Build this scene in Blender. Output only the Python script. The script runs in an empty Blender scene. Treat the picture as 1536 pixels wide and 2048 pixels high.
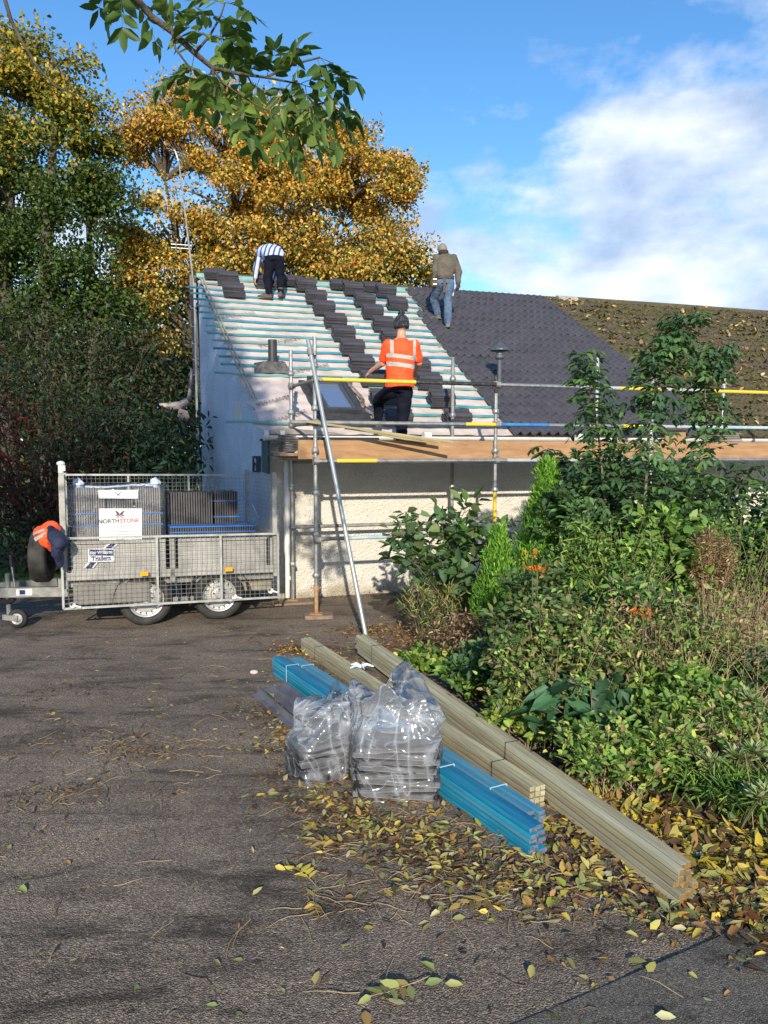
import bpy, math, random
import numpy as np
from mathutils import Vector, Matrix, noise as mnoise
R = math.radians
random.seed(7); rng = np.random.default_rng(11)
scene = bpy.context.scene
COL = scene.collection

# ---------------------------------------------------------------- camera
F = 1500.0; PITCH = math.atan(119/1500.0); CAMZ = 2.0
cd = bpy.data.cameras.new('camera'); cam = bpy.data.objects.new('camera', cd); COL.objects.link(cam)
cam.location = (0, 0, CAMZ); cam.rotation_euler = (R(90)-PITCH, 0, 0)
cd.sensor_fit = 'VERTICAL'; cd.sensor_height = 36; cd.sensor_width = 27; cd.lens = 36*F/2048
cd.clip_start = 0.05; cd.clip_end = 2000
scene.camera = cam
# ---------------------------------------------------------------- light
SUN_EL = 21.5; SUN_AZ = 3.0     # sun behind the camera; light travels towards +Y, slightly to -X
wd = bpy.data.worlds.new('World'); scene.world = wd; wd.use_nodes = True
nt = wd.node_tree; nt.nodes.clear()
def N(nt, t, **k):
    n = nt.nodes.new(t)
    for a, b in k.items():
        if a in n.inputs: n.inputs[a].default_value = b
        else: setattr(n, a, b)
    return n
sky = N(nt, 'ShaderNodeTexSky', sky_type='NISHITA', sun_disc=False)
sky.sun_elevation = R(SUN_EL); sky.sun_rotation = R(180-SUN_AZ)
sky.air_density = 1.0; sky.dust_density = 0.3; sky.ozone_density = 3.0
hsv = N(nt, 'ShaderNodeHueSaturation'); hsv.inputs['Saturation'].default_value = 1.20; hsv.inputs['Value'].default_value = 1.0
nt.links.new(sky.outputs[0], hsv.inputs['Color'])
tc = N(nt, 'ShaderNodeTexCoord')
mp = N(nt, 'ShaderNodeMapping'); mp.inputs['Scale'].default_value = (1.0, 1.0, 2.0); mp.inputs['Location'].default_value = (3.1, 0.4, 0.2)
nt.links.new(tc.outputs['Generated'], mp.inputs[0])
n1 = N(nt, 'ShaderNodeTexNoise', Scale=4.4, Detail=10.0, Roughness=0.58, Distortion=0.15); nt.links.new(mp.outputs[0], n1.inputs[0])
sx = N(nt, 'ShaderNodeSeparateXYZ'); nt.links.new(tc.outputs['Generated'], sx.inputs[0])
def M(nt, op, a, b=None, clamp=False):
    n = nt.nodes.new('ShaderNodeMath'); n.operation = op; n.use_clamp = clamp
    for i, v in enumerate((a, b)):
        if v is None: continue
        if isinstance(v, (int, float)): n.inputs[i].default_value = v
        else: nt.links.new(v, n.inputs[i])
    return n.outputs[0]
def ramp(nt, fac, stops):
    r = nt.nodes.new('ShaderNodeValToRGB'); e = r.color_ramp.elements
    while len(e) < len(stops): e.new(0.5)
    for el, (p, c) in zip(e, stops):
        el.position = p; el.color = (*c, 1) if len(c) == 3 else c
    nt.links.new(fac, r.inputs[0]); return r.outputs[0]
def mixc(nt, f, a, b, mode='MIX'):
    n = nt.nodes.new('ShaderNodeMix'); n.data_type = 'RGBA'; n.blend_type = mode
    for i, v in ((0, f), (6, a), (7, b)):
        if isinstance(v, (int, float)): n.inputs[i].default_value = v
        elif isinstance(v, tuple): n.inputs[i].default_value = (*v, 1) if len(v) == 3 else v
        else: nt.links.new(v, n.inputs[i])
    return n.outputs[2]
# cloud bank towards the right (east) and low along the horizon
lowr = ramp(nt, sx.outputs[2], [(0.0, (1, 1, 1)), (0.22, (.95, .95, .95)), (0.30, (.5, .5, .5)), (0.42, (0, 0, 0))])
right = ramp(nt, sx.outputs[0], [(0.02, (0, 0, 0)), (0.13, (.6, .6, .6)), (0.30, (1, 1, 1))])
right2 = ramp(nt, sx.outputs[2], [(0.0, (1, 1, 1)), (0.34, (.9, .9, .9)), (0.50, (.0, .0, .0))])
bank = M(nt, 'MULTIPLY', right, right2)
lowc = M(nt, 'MULTIPLY', lowr, 0.31)
bias = M(nt, 'MAXIMUM', M(nt, 'MULTIPLY', bank, 0.375), lowc)
dens = M(nt, 'ADD', n1.outputs[0], M(nt, 'SUBTRACT', bias, 0.22))
mask = ramp(nt, dens, [(0.42, (0, 0, 0)), (0.49, (.30, .30, .30)), (0.56, (.75, .75, .75)), (0.70, (.93, .93, .93))])
n2 = N(nt, 'ShaderNodeTexNoise', Scale=7.5, Detail=6.0, Roughness=0.55); nt.links.new(mp.outputs[0], n2.inputs[0])
ccol = ramp(nt, n2.outputs[0], [(0.36, (2.2, 2.7, 3.6)), (0.5, (3.4, 3.8, 4.6)), (0.68, (5.0, 5.2, 5.5))])
fin = mixc(nt, mask, hsv.outputs[0], ccol)
bg = N(nt, 'ShaderNodeBackground', Strength=0.15); nt.links.new(fin, bg.inputs[0])
wo = N(nt, 'ShaderNodeOutputWorld'); nt.links.new(bg.outputs[0], wo.inputs[0])
sd = bpy.data.lights.new('sun', 'SUN'); sd.energy = 3.7; sd.angle = R(0.6); sd.color = (1.0, 0.89, 0.74)
so = bpy.data.objects.new('sun', sd); COL.objects.link(so)
SV = Vector((math.sin(R(SUN_AZ))*math.cos(R(SUN_EL)), -math.cos(R(SUN_AZ))*math.cos(R(SUN_EL)), math.sin(R(SUN_EL))))
so.rotation_euler = SV.to_track_quat('Z', 'Y').to_euler(); so.location = SV*30
vs = scene.view_settings; vs.view_transform = 'Standard'; vs.look = 'None'; vs.exposure = 0.64; vs.gamma = 1; vs.use_curve_mapping = False

# ---------------------------------------------------------------- projection helpers
FW = Vector((0, math.cos(PITCH), -math.sin(PITCH))); UP = Vector((0, math.sin(PITCH), math.cos(PITCH)))
C0 = Vector((0, 0, CAMZ))
def ray(px, py): return Vector((1, 0, 0))*(px-768) + FW*F + UP*(1024-py)
def at(px, py, Y): d = ray(px, py); return C0 + d*(Y/d.y)
def gr(px, py, z=0.0): d = ray(px, py); return C0 + d*((z-CAMZ)/d.z)
def on_plane(px, py, p, n): d = ray(px, py); return C0 + d*((p-C0).dot(n)/d.dot(n))

# ---------------------------------------------------------------- materials
MATS = {}
def mat(name, col, rough=0.7, metal=0.0, var=0.0, vscale=6.0, bump=0.0, bscale=40.0, col2=None, ramp_pos=(0.35, 0.65), spec=0.5, stretch=None, coords='Object', bdist=0.01, detail=6):
    if name in MATS: return MATS[name]
    m = bpy.data.materials.new(name); m.use_nodes = True; t = m.node_tree; p = t.nodes['Principled BSDF']
    p.inputs['Base Color'].default_value = (*col, 1); p.inputs['Roughness'].default_value = rough
    p.inputs['Metallic'].default_value = metal; p.inputs['Specular IOR Level'].default_value = spec
    tc = t.nodes.new('ShaderNodeTexCoord'); src = tc.outputs[coords]
    if stretch:
        mp = t.nodes.new('ShaderNodeMapping'); mp.inputs['Scale'].default_value = stretch; t.links.new(src, mp.inputs[0]); src = mp.outputs[0]
    if col2 or var:
        n = N(t, 'ShaderNodeTexNoise', Scale=vscale, Detail=float(detail), Roughness=0.62); t.links.new(src, n.inputs[0])
        a = col if col2 else tuple(c*(1-var) for c in col); b = col2 or tuple(min(1, c*(1+var)) for c in col)
        t.links.new(ramp(t, n.outputs[0], [(ramp_pos[0], a), (ramp_pos[1], b)]), p.inputs['Base Color'])
    if bump:
        n = N(t, 'ShaderNodeTexNoise', Scale=bscale, Detail=5.0, Roughness=0.6); t.links.new(src, n.inputs[0])
        b = t.nodes.new('ShaderNodeBump'); b.inputs['Strength'].default_value = bump; b.inputs['Distance'].default_value = bdist
        t.links.new(n.outputs[0], b.inputs['Height']); t.links.new(b.outputs[0], p.inputs['Normal'])
    MATS[name] = m; return m
def leafmat(name, trans=0.35, rough=0.45, tint=(1, 1, 1)):
    if name in MATS: return MATS[name]
    m = bpy.data.materials.new(name); m.use_nodes = True; t = m.node_tree; p = t.nodes['Principled BSDF']
    a = t.nodes.new('ShaderNodeAttribute'); a.attribute_name = 'Col'
    t.links.new(a.outputs['Color'], p.inputs['Base Color']); p.inputs['Roughness'].default_value = rough; p.inputs['Specular IOR Level'].default_value = 0.35
    tr = t.nodes.new('ShaderNodeBsdfTranslucent')
    t.links.new(mixc(t, 1.0, a.outputs['Color'], (1.5, 1.5, 0.9, 1), 'MULTIPLY'), tr.inputs['Color'])
    ms = t.nodes.new('ShaderNodeMixShader'); ms.inputs[0].default_value = trans
    t.links.new(p.outputs[0], ms.inputs[1]); t.links.new(tr.outputs[0], ms.inputs[2])
    t.links.new(ms.outputs[0], t.nodes['Material Output'].inputs[0]); MATS[name] = m; return m

# ---------------------------------------------------------------- object helpers
def tag(o, label=None, cat=None, group=None, kind=None):
    if label: o['label'] = label
    if cat: o['category'] = cat
    if group: o['group'] = group
    if kind: o['kind'] = kind
    return o
def thing(name, loc, label, cat, group=None, rz=0.0):
    o = bpy.data.objects.new(name, None); COL.objects.link(o); o.location = loc; o.rotation_euler = (0, 0, rz)
    o.empty_display_size = 0.1
    return tag(o, label, cat, group)
def wloc(o):
    v = Vector((0, 0, 0))
    while o is not None: v += Vector(o.location); o = o.parent
    return v
class MB:
    def __init__(s): s.v = []; s.f = []; s.m = []; s.c = []; s.cur = 0; s.col = None
    def add(s, vs, fs):
        b = len(s.v); s.v += [tuple(x) for x in vs]; s.f += [tuple(b+i for i in f) for f in fs]; s.m += [s.cur]*len(fs)
        s.c += [s.col or (1, 1, 1)]*len(vs); return s
    def box(s, c, size, ax=None):
        c = Vector(c); ax = ax or (Vector((1, 0, 0)), Vector((0, 1, 0)), Vector((0, 0, 1)))
        h = [a*(d/2) for a, d in zip(ax, size)]
        vs = [c+h[0]*i+h[1]*j+h[2]*k for i in (-1, 1) for j in (-1, 1) for k in (-1, 1)]
        return s.add(vs, [(0, 1, 3, 2), (4, 6, 7, 5), (0, 4, 5, 1), (2, 3, 7, 6), (0, 2, 6, 4), (1, 5, 7, 3)])
    def bar(s, a, b, w, h, up=Vector((0, 0, 1))):
        a = Vector(a); b = Vector(b); d = (b-a); L = d.length; d.normalize(); x = d.cross(up); x.normalize(); z = x.cross(d)
        return s.box((a+b)/2, (L, w, h), (d, x, z))
    def tube(s, pts, r, seg=8, cap=True, side=None):
        pts = [Vector(p) for p in pts]; n = len(pts)
        rs = r if isinstance(r, (list, tuple)) else [r]*n
        rings = []; prev = None
        for i, p in enumerate(pts):
            d = (pts[min(i+1, n-1)]-pts[max(i-1, 0)])
            if d.length < 1e-9: d = Vector((0, 0, 1))
            d.normalize()
            if prev is None:
                a = side.copy() if side is not None else (Vector((0, 0, 1)) if abs(d.z) < .9 else Vector((1, 0, 0)))
            else: a = prev
            x = a-d*a.dot(d)
            if x.length < 1e-6: x = d.orthogonal()
            x.normalize(); y = d.cross(x); prev = x
            rr = rs[i]; rx, ry = rr if isinstance(rr, (tuple, list)) else (rr, rr)
            rings.append([p+x*(rx*math.cos(2*math.pi*k/seg))+y*(ry*math.sin(2*math.pi*k/seg)) for k in range(seg)])
        vs = [v for rg in rings for v in rg]; fs = []
        for i in range(n-1):
            for k in range(seg):
                k2 = (k+1) % seg; fs.append((i*seg+k, i*seg+k2, (i+1)*seg+k2, (i+1)*seg+k))
        if cap: fs.append(tuple(range(seg))[::-1]); fs.append(tuple((n-1)*seg+k for k in range(seg)))
        return s.add(vs, fs)
    def lathe(s, c, axis, prof, seg=24, closed=False):
        c = Vector(c); axis = Vector(axis).normalized(); x = axis.orthogonal().normalized(); y = axis.cross(x)
        vs = [c+axis*t+x*(r*math.cos(2*math.pi*k/seg))+y*(r*math.sin(2*math.pi*k/seg)) for (r, t) in prof for k in range(seg)]
        n = len(prof); fs = []
        for i in range(n if closed else n-1):
            j = (i+1) % n
            for k in range(seg): fs.append((i*seg+k, i*seg+(k+1) % seg, j*seg+(k+1) % seg, j*seg+k))
        return s.add(vs, fs)
    def ball(s, c, r, nu=12, nv=8, ax=None):
        c = Vector(c); rr = r if isinstance(r, (tuple, list)) else (r, r, r)
        ax = ax or (Vector((1, 0, 0)), Vector((0, 1, 0)), Vector((0, 0, 1)))
        vs = []; fs = []
        for j in range(nv+1):
            t = math.pi*j/nv
            for i in range(nu):
                a = 2*math.pi*i/nu
                vs.append(c+ax[0]*(rr[0]*math.sin(t)*math.cos(a))+ax[1]*(rr[1]*math.sin(t)*math.sin(a))+ax[2]*(rr[2]*math.cos(t)))
        for j in range(nv):
            for i in range(nu): fs.append((j*nu+i, (j+1)*nu+i, (j+1)*nu+(i+1) % nu, j*nu+(i+1) % nu))
        return s.add(vs, fs)
    def prism(s, poly, d):
        n = len(poly); d = Vector(d); vs = [Vector(p) for p in poly]+[Vector(p)+d for p in poly]
        return s.add(vs, [tuple(range(n))[::-1], tuple(range(n, 2*n))]+[(i, (i+1) % n, n+(i+1) % n, n+i) for i in range(n)])
    def build(s, name, mats, parent=None, smooth=False, origin=None, cols=False, local=False, bevel=0):
        me = bpy.data.meshes.new(name)
        org = Vector((0, 0, 0)) if local else (wloc(parent) if parent is not None else (Vector(origin) if origin is not None else Vector((0, 0, 0))))
        me.from_pydata([(x-org.x, y-org.y, z-org.z) for x, y, z in s.v], [], s.f)
        mats = mats if isinstance(mats, (list, tuple)) else [mats]
        for m_ in mats: me.materials.append(m_)
        me.polygons.foreach_set('material_index', s.m)
        if smooth: me.polygons.foreach_set('use_smooth', [True]*len(s.f))
        if cols:
            a = me.color_attributes.new('Col', 'FLOAT_COLOR', 'POINT')
            a.data.foreach_set('color', np.array([(*c, 1) for c in s.c], dtype=np.float32).ravel())
        me.update()
        o = bpy.data.objects.new(name, me); COL.objects.link(o)
        if parent is not None: o.parent = parent
        elif origin is not None: o.location = origin
        if bevel:
            b = o.modifiers.new('bevel', 'BEVEL'); b.width = bevel; b.segments = 2; b.limit_method = 'ANGLE'; b.angle_limit = R(40)
        return o
def copy_tree(o, parent=None):
    c = o.copy(); COL.objects.link(c); c.parent = parent
    for ch in list(o.children): copy_tree(ch, c)
    return c
def text(name, s, size, m, parent, origin, xdir, ydir, depth=0.002, align='CENTER', bold=0.0, space=1.0):
    cu = bpy.data.curves.new(name, 'FONT'); cu.body = s; cu.size = size; cu.extrude = depth; cu.align_x = align; cu.align_y = 'CENTER'; cu.offset = bold; cu.space_character = space
    tmp = bpy.data.objects.new('tmp', cu); COL.objects.link(tmp)
    bpy.context.view_layer.update()
    me = bpy.data.meshes.new_from_object(tmp.evaluated_get(bpy.context.evaluated_depsgraph_get())); bpy.data.objects.remove(tmp)
    xd = Vector(xdir).normalized(); yd = Vector(ydir); yd = (yd-xd*yd.dot(xd)).normalized(); zd = xd.cross(yd)
    mw = Matrix((( xd.x, yd.x, zd.x, 0), (xd.y, yd.y, zd.y, 0), (xd.z, yd.z, zd.z, 0), (0, 0, 0, 1)))
    org = Vector(origin)-wloc(parent)
    me.transform(Matrix.Translation(org) @ mw); me.materials.clear(); me.materials.append(m); me.name = name
    o = bpy.data.objects.new(name, me); COL.objects.link(o); o.parent = parent; return o

# leaves: arrays of positions, directions, normals, lengths, widths, colours -> 6-vertex folded leaves
def norm(a): return a/np.maximum(np.linalg.norm(a, axis=1, keepdims=True), 1e-9)
LEAF = [(0, 0, 0), (.3, -.5, .0), (.72, -.36, .0), (1, 0, -.06), (.72, .36, .0), (.3, .5, .0)]
class Leaves:
    def __init__(s): s.V = []; s.C = []
    def add(s, P, D, Nn, L, W, C, fold=0.18, droop=0.12):
        P = np.asarray(P, float); n = len(P)
        if n == 0: return
        D = norm(np.asarray(D, float)); Nn = np.asarray(Nn, float); Nn = norm(Nn-D*np.sum(Nn*D, 1, keepdims=True)); S = np.cross(Nn, D)
        fold = (fold*rng.uniform(-.4, 1.8, n))[:, None]; droop = (droop*rng.uniform(-.6, 2.4, n))[:, None]; L = np.broadcast_to(L, (n,))[:, None]; W = np.broadcast_to(W, (n,))[:, None]
        out = np.zeros((n, 6, 3))
        for i, (a, b, c) in enumerate(LEAF):
            out[:, i] = P+D*L*a+S*W*b+Nn*(abs(b)*W*fold*2-L*droop*a*a)
        s.V.append(out.reshape(-1, 3)); C = np.broadcast_to(np.asarray(C, float), (n, 3)); s.C.append(np.repeat(C, 6, 0))
    def build(s, name, m, parent=None, origin=None):
        V = np.concatenate(s.V); C = np.concatenate(s.C); n = len(V)//6
        org = wloc(parent) if parent is not None else (Vector(origin) if origin is not None else Vector((0, 0, 0)))
        V = V-np.array(org)
        me = bpy.data.meshes.new(name); me.vertices.add(len(V)); me.vertices.foreach_set('co', V.astype(np.float32).ravel())
        b = (np.arange(n)*6)[:, None]
        idx = np.concatenate([b+np.array([[0, 1, 2, 3]]), b+np.array([[0, 3, 4, 5]])], 1).ravel()
        me.loops.add(n*8); me.loops.foreach_set('vertex_index', idx.astype(np.int32))
        me.polygons.add(n*2); me.polygons.foreach_set('loop_start', (np.arange(n*2)*4).astype(np.int32))
        me.materials.append(m)
        a = me.color_attributes.new('Col', 'FLOAT_COLOR', 'POINT')
        a.data.foreach_set('color', np.concatenate([C, np.ones((len(C), 1))], 1).astype(np.float32).ravel())
        me.update(calc_edges=True); me.validate()
        o = bpy.data.objects.new(name, me); COL.objects.link(o)
        if parent is not None: o.parent = parent
        elif origin is not None: o.location = origin
        return o
def pal(n, cols, jit=0.18, w=None):
    cols = np.array(cols); i = rng.choice(len(cols), n, p=w)
    return np.clip(cols[i]*(1+rng.normal(0, jit, (n, 1))), 0.004, 0.9)
def rdir(n, zbias=0.0):
    d = rng.normal(0, 1, (n, 3)); d = norm(d); d[:, 2] += zbias; return norm(d)

# shared materials
galv = mat('galvanised_steel', (.30, .31, .31), .42, .75, col2=(.50, .51, .50), vscale=14, bump=.15, bscale=60)
galvd = mat('dull_steel', (.20, .20, .19), .6, .4, col2=(.33, .33, .31), vscale=9, bump=.2, bscale=40)
alu = mat('aluminium_panel', (.27, .265, .245), .55, .35, col2=(.43, .425, .39), vscale=4, bump=.08, bscale=30)
yel = mat('yellow_paint', (.75, .52, .02), .5, col2=(.62, .50, .08), vscale=10)
blk = mat('black_tape', (.02, .02, .02), .55, col2=(.10, .10, .09), vscale=24, ramp_pos=(.5, .7))
bluep = mat('blue_paint', (.02, .12, .42), .5, col2=(.05, .22, .45), vscale=9)
white = mat('white_pvc', (.72, .72, .70), .35, col2=(.60, .60, .56), vscale=5)
rust = mat('rusty_steel', (.34, .16, .06), .8, .2, col2=(.46, .30, .16), vscale=16)
rubber = mat('tyre_rubber', (.018, .018, .018), .75, bump=.3, bscale=60, col2=(.045, .042, .038), vscale=8)
dplas = mat('black_plastic', (.02, .022, .024), .5, col2=(.035, .036, .038), vscale=10)
tilem = mat('new_concrete_tile', (.035, .035, .042), .6, col2=(.062, .060, .070), vscale=5, bump=.25, bscale=90, ramp_pos=(.3, .7))
# ================================================================ SETTING
def sheet(name, poly, z, m, kind='structure', sub=0):
    b = MB(); b.add([(x, y, z) for x, y in poly], [tuple(range(len(poly)))]); o = b.build(name, m); return tag(o, kind=kind)
def asphalt(name, c1, c2, speck, bs, bd, scale=1.0):
    m = bpy.data.materials.new(name); m.use_nodes = True; t = m.node_tree; p = t.nodes['Principled BSDF']; L = t.links.new
    tc = t.nodes.new('ShaderNodeTexCoord'); o = tc.outputs['Object']
    a = N(t, 'ShaderNodeTexNoise', Scale=0.8, Detail=7.0, Roughness=0.6); L(o, a.inputs[0])
    b = N(t, 'ShaderNodeTexNoise', Scale=70.0*scale, Detail=4.0, Roughness=0.7); L(o, b.inputs[0])
    v = N(t, 'ShaderNodeTexVoronoi', Scale=140.0*scale); L(o, v.inputs[0])
    big = ramp(t, a.outputs[0], [(0.3, c1), (0.7, c2)])
    sp = ramp(t, b.outputs[0], [(0.35, (.45, .45, .45)), (0.6, (1.1, 1.08, 1.05)), (0.74, (1.9, 1.85, 1.75))])
    c = mixc(t, 1.0, big, sp, 'MULTIPLY')
    vc = N(t, 'ShaderNodeTexVoronoi', Scale=170.0*scale); L(o, vc.inputs[0]); bw = t.nodes.new('ShaderNodeRGBToBW'); L(vc.outputs['Color'], bw.inputs[0])
    c = mixc(t, 1.0, c, ramp(t, bw.outputs[0], [(.2, (.66, .66, .67)), (.55, (1.0, 1.0, 1.0)), (.8, (1.45, 1.42, 1.36))]), 'MULTIPLY')
    w = N(t, 'ShaderNodeTexNoise', Scale=150.0*scale, Detail=2.0); L(o, w.inputs[0])
    c = mixc(t, ramp(t, w.outputs[0], [(0.70, (0, 0, 0)), (0.76, (1, 1, 1))]), c, speck)
    mpp = t.nodes.new('ShaderNodeMapping'); mpp.inputs['Scale'].default_value = (.9, 2.6, 1); L(o, mpp.inputs[0]); dn = N(t, 'ShaderNodeTexNoise', Scale=1.0, Detail=9.0, Roughness=.78, Distortion=.8); L(mpp.outputs[0], dn.inputs[0])
    c = mixc(t, 1.0, c, ramp(t, dn.outputs[0], [(.38, (.34, .335, .33)), (.49, (.85, .85, .85)), (.65, (1.1, 1.08, 1.04))]), 'MULTIPLY')
    L(c, p.inputs['Base Color']); p.inputs['Roughness'].default_value = .85; p.inputs['Specular IOR Level'].default_value = .25
    v2 = N(t, 'ShaderNodeTexNoise', Scale=60.0*scale, Detail=6.0, Roughness=0.66); L(o, v2.inputs[0])
    h = M(t, 'ADD', M(t, 'MULTIPLY', v2.outputs[0], .8), M(t, 'MULTIPLY', v.outputs['Distance'], -1.0))
    bp = t.nodes.new('ShaderNodeBump'); bp.inputs['Strength'].default_value = bs; bp.inputs['Distance'].default_value = bd
    L(h, bp.inputs['Height']); L(bp.outputs[0], p.inputs['Normal']); return m
soil = mat('soil', (.035, .024, .016), .95, bump=.9, bscale=25, col2=(.085, .060, .038), vscale=9, bdist=.03)
grass_m = mat('lawn', (.03, .085, .012), .9, bump=.8, bscale=60, col2=(.07, .17, .02), vscale=8, bdist=.03)
field = mat('rough_ground', (.04, .07, .02), .95, bump=.6, bscale=3, col2=(.09, .09, .04), vscale=.8)
asph = asphalt('worn_asphalt', (.205, .170, .135), (.33, .272, .214), (.70, .62, .52), .8, .011)
asph2 = asphalt('smooth_asphalt', (.15, .14, .12), (.21, .19, .155), (.2, .19, .17), .6, .006, 1.4)
conc = asphalt('old_concrete', (.12, .10, .08), (.20, .165, .13), (.34, .3, .25), .5, .01)
sheet('ground', [(-400, -60), (400, -60), (400, 900), (-400, 900)], -0.012, field)
# driveway: subdivided sheet with shallow dips and lumps
def drive():
    xs = np.concatenate([np.linspace(-9, -4, 26), np.linspace(-3.9, 2.6, 200), np.linspace(2.8, 6, 12)]); ys = np.concatenate([np.linspace(-4, 1.6, 20), np.linspace(1.7, 9.2, 230), np.linspace(9.3, 12, 14)])
    b = MB(); nx, ny = len(xs), len(ys); vs = []
    for y in ys:
        for x in xs:
            z = .006+.010*mnoise.noise((x*1.1, y*1.1, 2))+.007*mnoise.noise((x*3.7, y*3.7, 5))+.004*mnoise.noise((x*9, y*9, 8))+.002*mnoise.noise((x*23, y*23, 8))
            vs.append((x, y, max(z, -.004)))
    fs = [(j*nx+i, j*nx+i+1, (j+1)*nx+i+1, (j+1)*nx+i) for j in range(ny-1) for i in range(nx-1)]
    b.add(vs, fs); return tag(b.build('driveway', asph, smooth=True), kind='structure')
drive()
EA = Vector((-.05, 9.0, 0)); EB = Vector((2.05, 2.3, 0)); ED = (EB-EA).normalized(); EN = Vector((-ED.y, ED.x, 0)) # EN points to the bed side
if EN.x < 0: EN = -EN
def bed_h(x, y):
    d = (Vector((x, y, 0))-EA).dot(EN)+.18*mnoise.noise((x*1.3, y*1.3, 4))
    if d <= 0: return -.03
    t = min(1, d/1.6); return -.03+.05*min(1, d/.15)+.28*t*t*(3-2*t)+.05*mnoise.noise((x*2.5, y*2.5, 1))*t+.02*mnoise.noise((x*8, y*8, 3))
def bed():
    xs = np.linspace(-.4, 9.5, 100); ys = np.linspace(.5, 10.4, 100); b = MB(); vs = []
    for y in ys:
        for x in xs:
            wy = 10.05+(x+1.53)*.3173-.45
            vs.append((x, min(y, max(wy, 0)), bed_h(x, y) if y < wy-.3 else bed_h(x, y)*max(0, (wy-y)/.3) if y < wy else -.02))
    fs = [(j*100+i, j*100+i+1, (j+1)*100+i+1, (j+1)*100+i) for j in range(99) for i in range(99)]
    b.add(vs, fs); return tag(b.build('planting_bed', soil, smooth=True), kind='structure')
bed()
p1 = gr(1536, 1835); p2 = gr(1536, 2048); p3 = gr(960, 2048)
sheet('tarmac_patch', [(p1.x, p1.y), (gr(1380, 1905).x, gr(1380, 1905).y), (gr(1160, 2000).x, gr(1160, 2000).y), (p3.x-.05, p3.y-.1), (p3.x-.2, -3), (4, -3), (4, p1.y+.6)], .0135, asph2)
lawn = tag(sheet('lawn', [(-14, 9.9), (-4.15, 10.25), (-3.2, 12.5), (-4.9, 20), (-25, 20)], .03, grass_m), kind='structure')
kb = MB(); kb.bar((-14, 9.85, .03), (-4.1, 10.2, .03), .12, .10); tag(kb.build('kerb', conc, bevel=.01), kind='structure')

# ================================================================ COTTAGE
TH = R(17.6); E = Vector((math.cos(TH), math.sin(TH), 0)); NI = Vector((-math.sin(TH), math.cos(TH), 0)); Z = Vector((0, 0, 1))
R0 = at(522, 862, 9.8); R1 = at(393, 550, 14.5); G = R1-R0; RN = E.cross(G).normalized()
SL = G.length; GD = G.normalized()
def rp(u, v, h=0): return R0+E*u+G*v+RN*h
def roofpix(px, py, h=0):
    p = on_plane(px, py, R0+RN*h, RN); d = p-R0-RN*h
    # solve d = u E + v G
    a, b, c = E.dot(E), E.dot(G), G.dot(G); e1, e2 = d.dot(E), d.dot(G); det = a*c-b*b
    return (e1*c-e2*b)/det, (a*e2-b*e1)/det
A = Vector((-1.53, 10.05, 0)); AR = A+E*16.0
house = thing('cottage', A, 'low white roughcast cottage with its roof part stripped, part retiled, part mossy', 'house')
def render_mat(name, c, c2, strength=1.0):
    m = bpy.data.materials.new(name); m.use_nodes = True; t = m.node_tree; p = t.nodes['Principled BSDF']; L = t.links.new
    tc = t.nodes.new('ShaderNodeTexCoord'); o = tc.outputs['Object']
    a = N(t, 'ShaderNodeTexNoise', Scale=2.2, Detail=7.0, Roughness=0.65); L(o, a.inputs[0])
    col = ramp(t, a.outputs[0], [(0.3, c), (0.65, c2)])
    s = t.nodes.new('ShaderNodeSeparateXYZ'); L(o, s.inputs[0])
    n3 = N(t, 'ShaderNodeTexNoise', Scale=5.0, Detail=6.0); L(o, n3.inputs[0])
    dirt = ramp(t, M(t, 'ADD', s.outputs[2], M(t, 'MULTIPLY', n3.outputs[0], .5)), [(0.22, (.55, .50, .42)), (0.48, (1, 1, 1))])
    col = mixc(t, 1.0, col, dirt, 'MULTIPLY'); L(col, p.inputs['Base Color'])
    p.inputs['Roughness'].default_value = .85; p.inputs['Specular IOR Level'].default_value = .2
    v = N(t, 'ShaderNodeTexVoronoi', Scale=38.0); L(o, v.inputs[0]); n = N(t, 'ShaderNodeTexNoise', Scale=30.0, Detail=5.0, Roughness=.65); L(o, n.inputs[0])
    h = M(t, 'ADD', n.outputs[0], M(t, 'MULTIPLY', v.outputs['Distance'], .5))
    b = t.nodes.new('ShaderNodeBump'); b.inputs['Strength'].default_value = strength; b.inputs['Distance'].default_value = .028
    L(h, b.inputs['Height']); L(b.outputs[0], p.inputs['Normal']); return m
wallm = render_mat('roughcast_render', (.60, .56, .48), (.72, .69, .61)); gablem = render_mat('gable_shade_roughcast', (.47, .56, .68), (.60, .69, .82), .8)  # gable copy of the render is bluer: its skylit shade put into the colour
def pl(h_, d): return (R0.z)+((d-Vector(R0)).dot(NI))/(G.dot(NI))*G.z if h_ else 0
# front wall
b = MB(); top = 2.26
b.prism([A, AR, AR+Z*top, A+Z*top], NI*.28); b.build('front_wall', wallm, house)
# gable wall: from the corner to the ridge, then the rear half behind it
gd = Vector((G.x, G.y, 0)); gdn = gd.normalized()
apex = Vector((R1.x, R1.y, 0))+E*.03
vis = Vector((apex.x, apex.y, 0)).normalized()
rear = apex+vis*4.9
def rz(p): return R0.z+((p-R0).dot(NI))/(G.dot(NI))*G.z
b = MB(); A1 = A+gdn*.02
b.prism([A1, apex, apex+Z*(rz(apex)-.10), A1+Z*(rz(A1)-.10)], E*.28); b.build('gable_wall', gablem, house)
b = MB(); a2 = apex+vis*.02+E*.03
b.prism([a2, rear+E*.03, rear+E*.03+Z*2.3, a2+Z*(R1.z-.14)], E*.28); b.build('rear_gable_wall', gablem, house)
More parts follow.
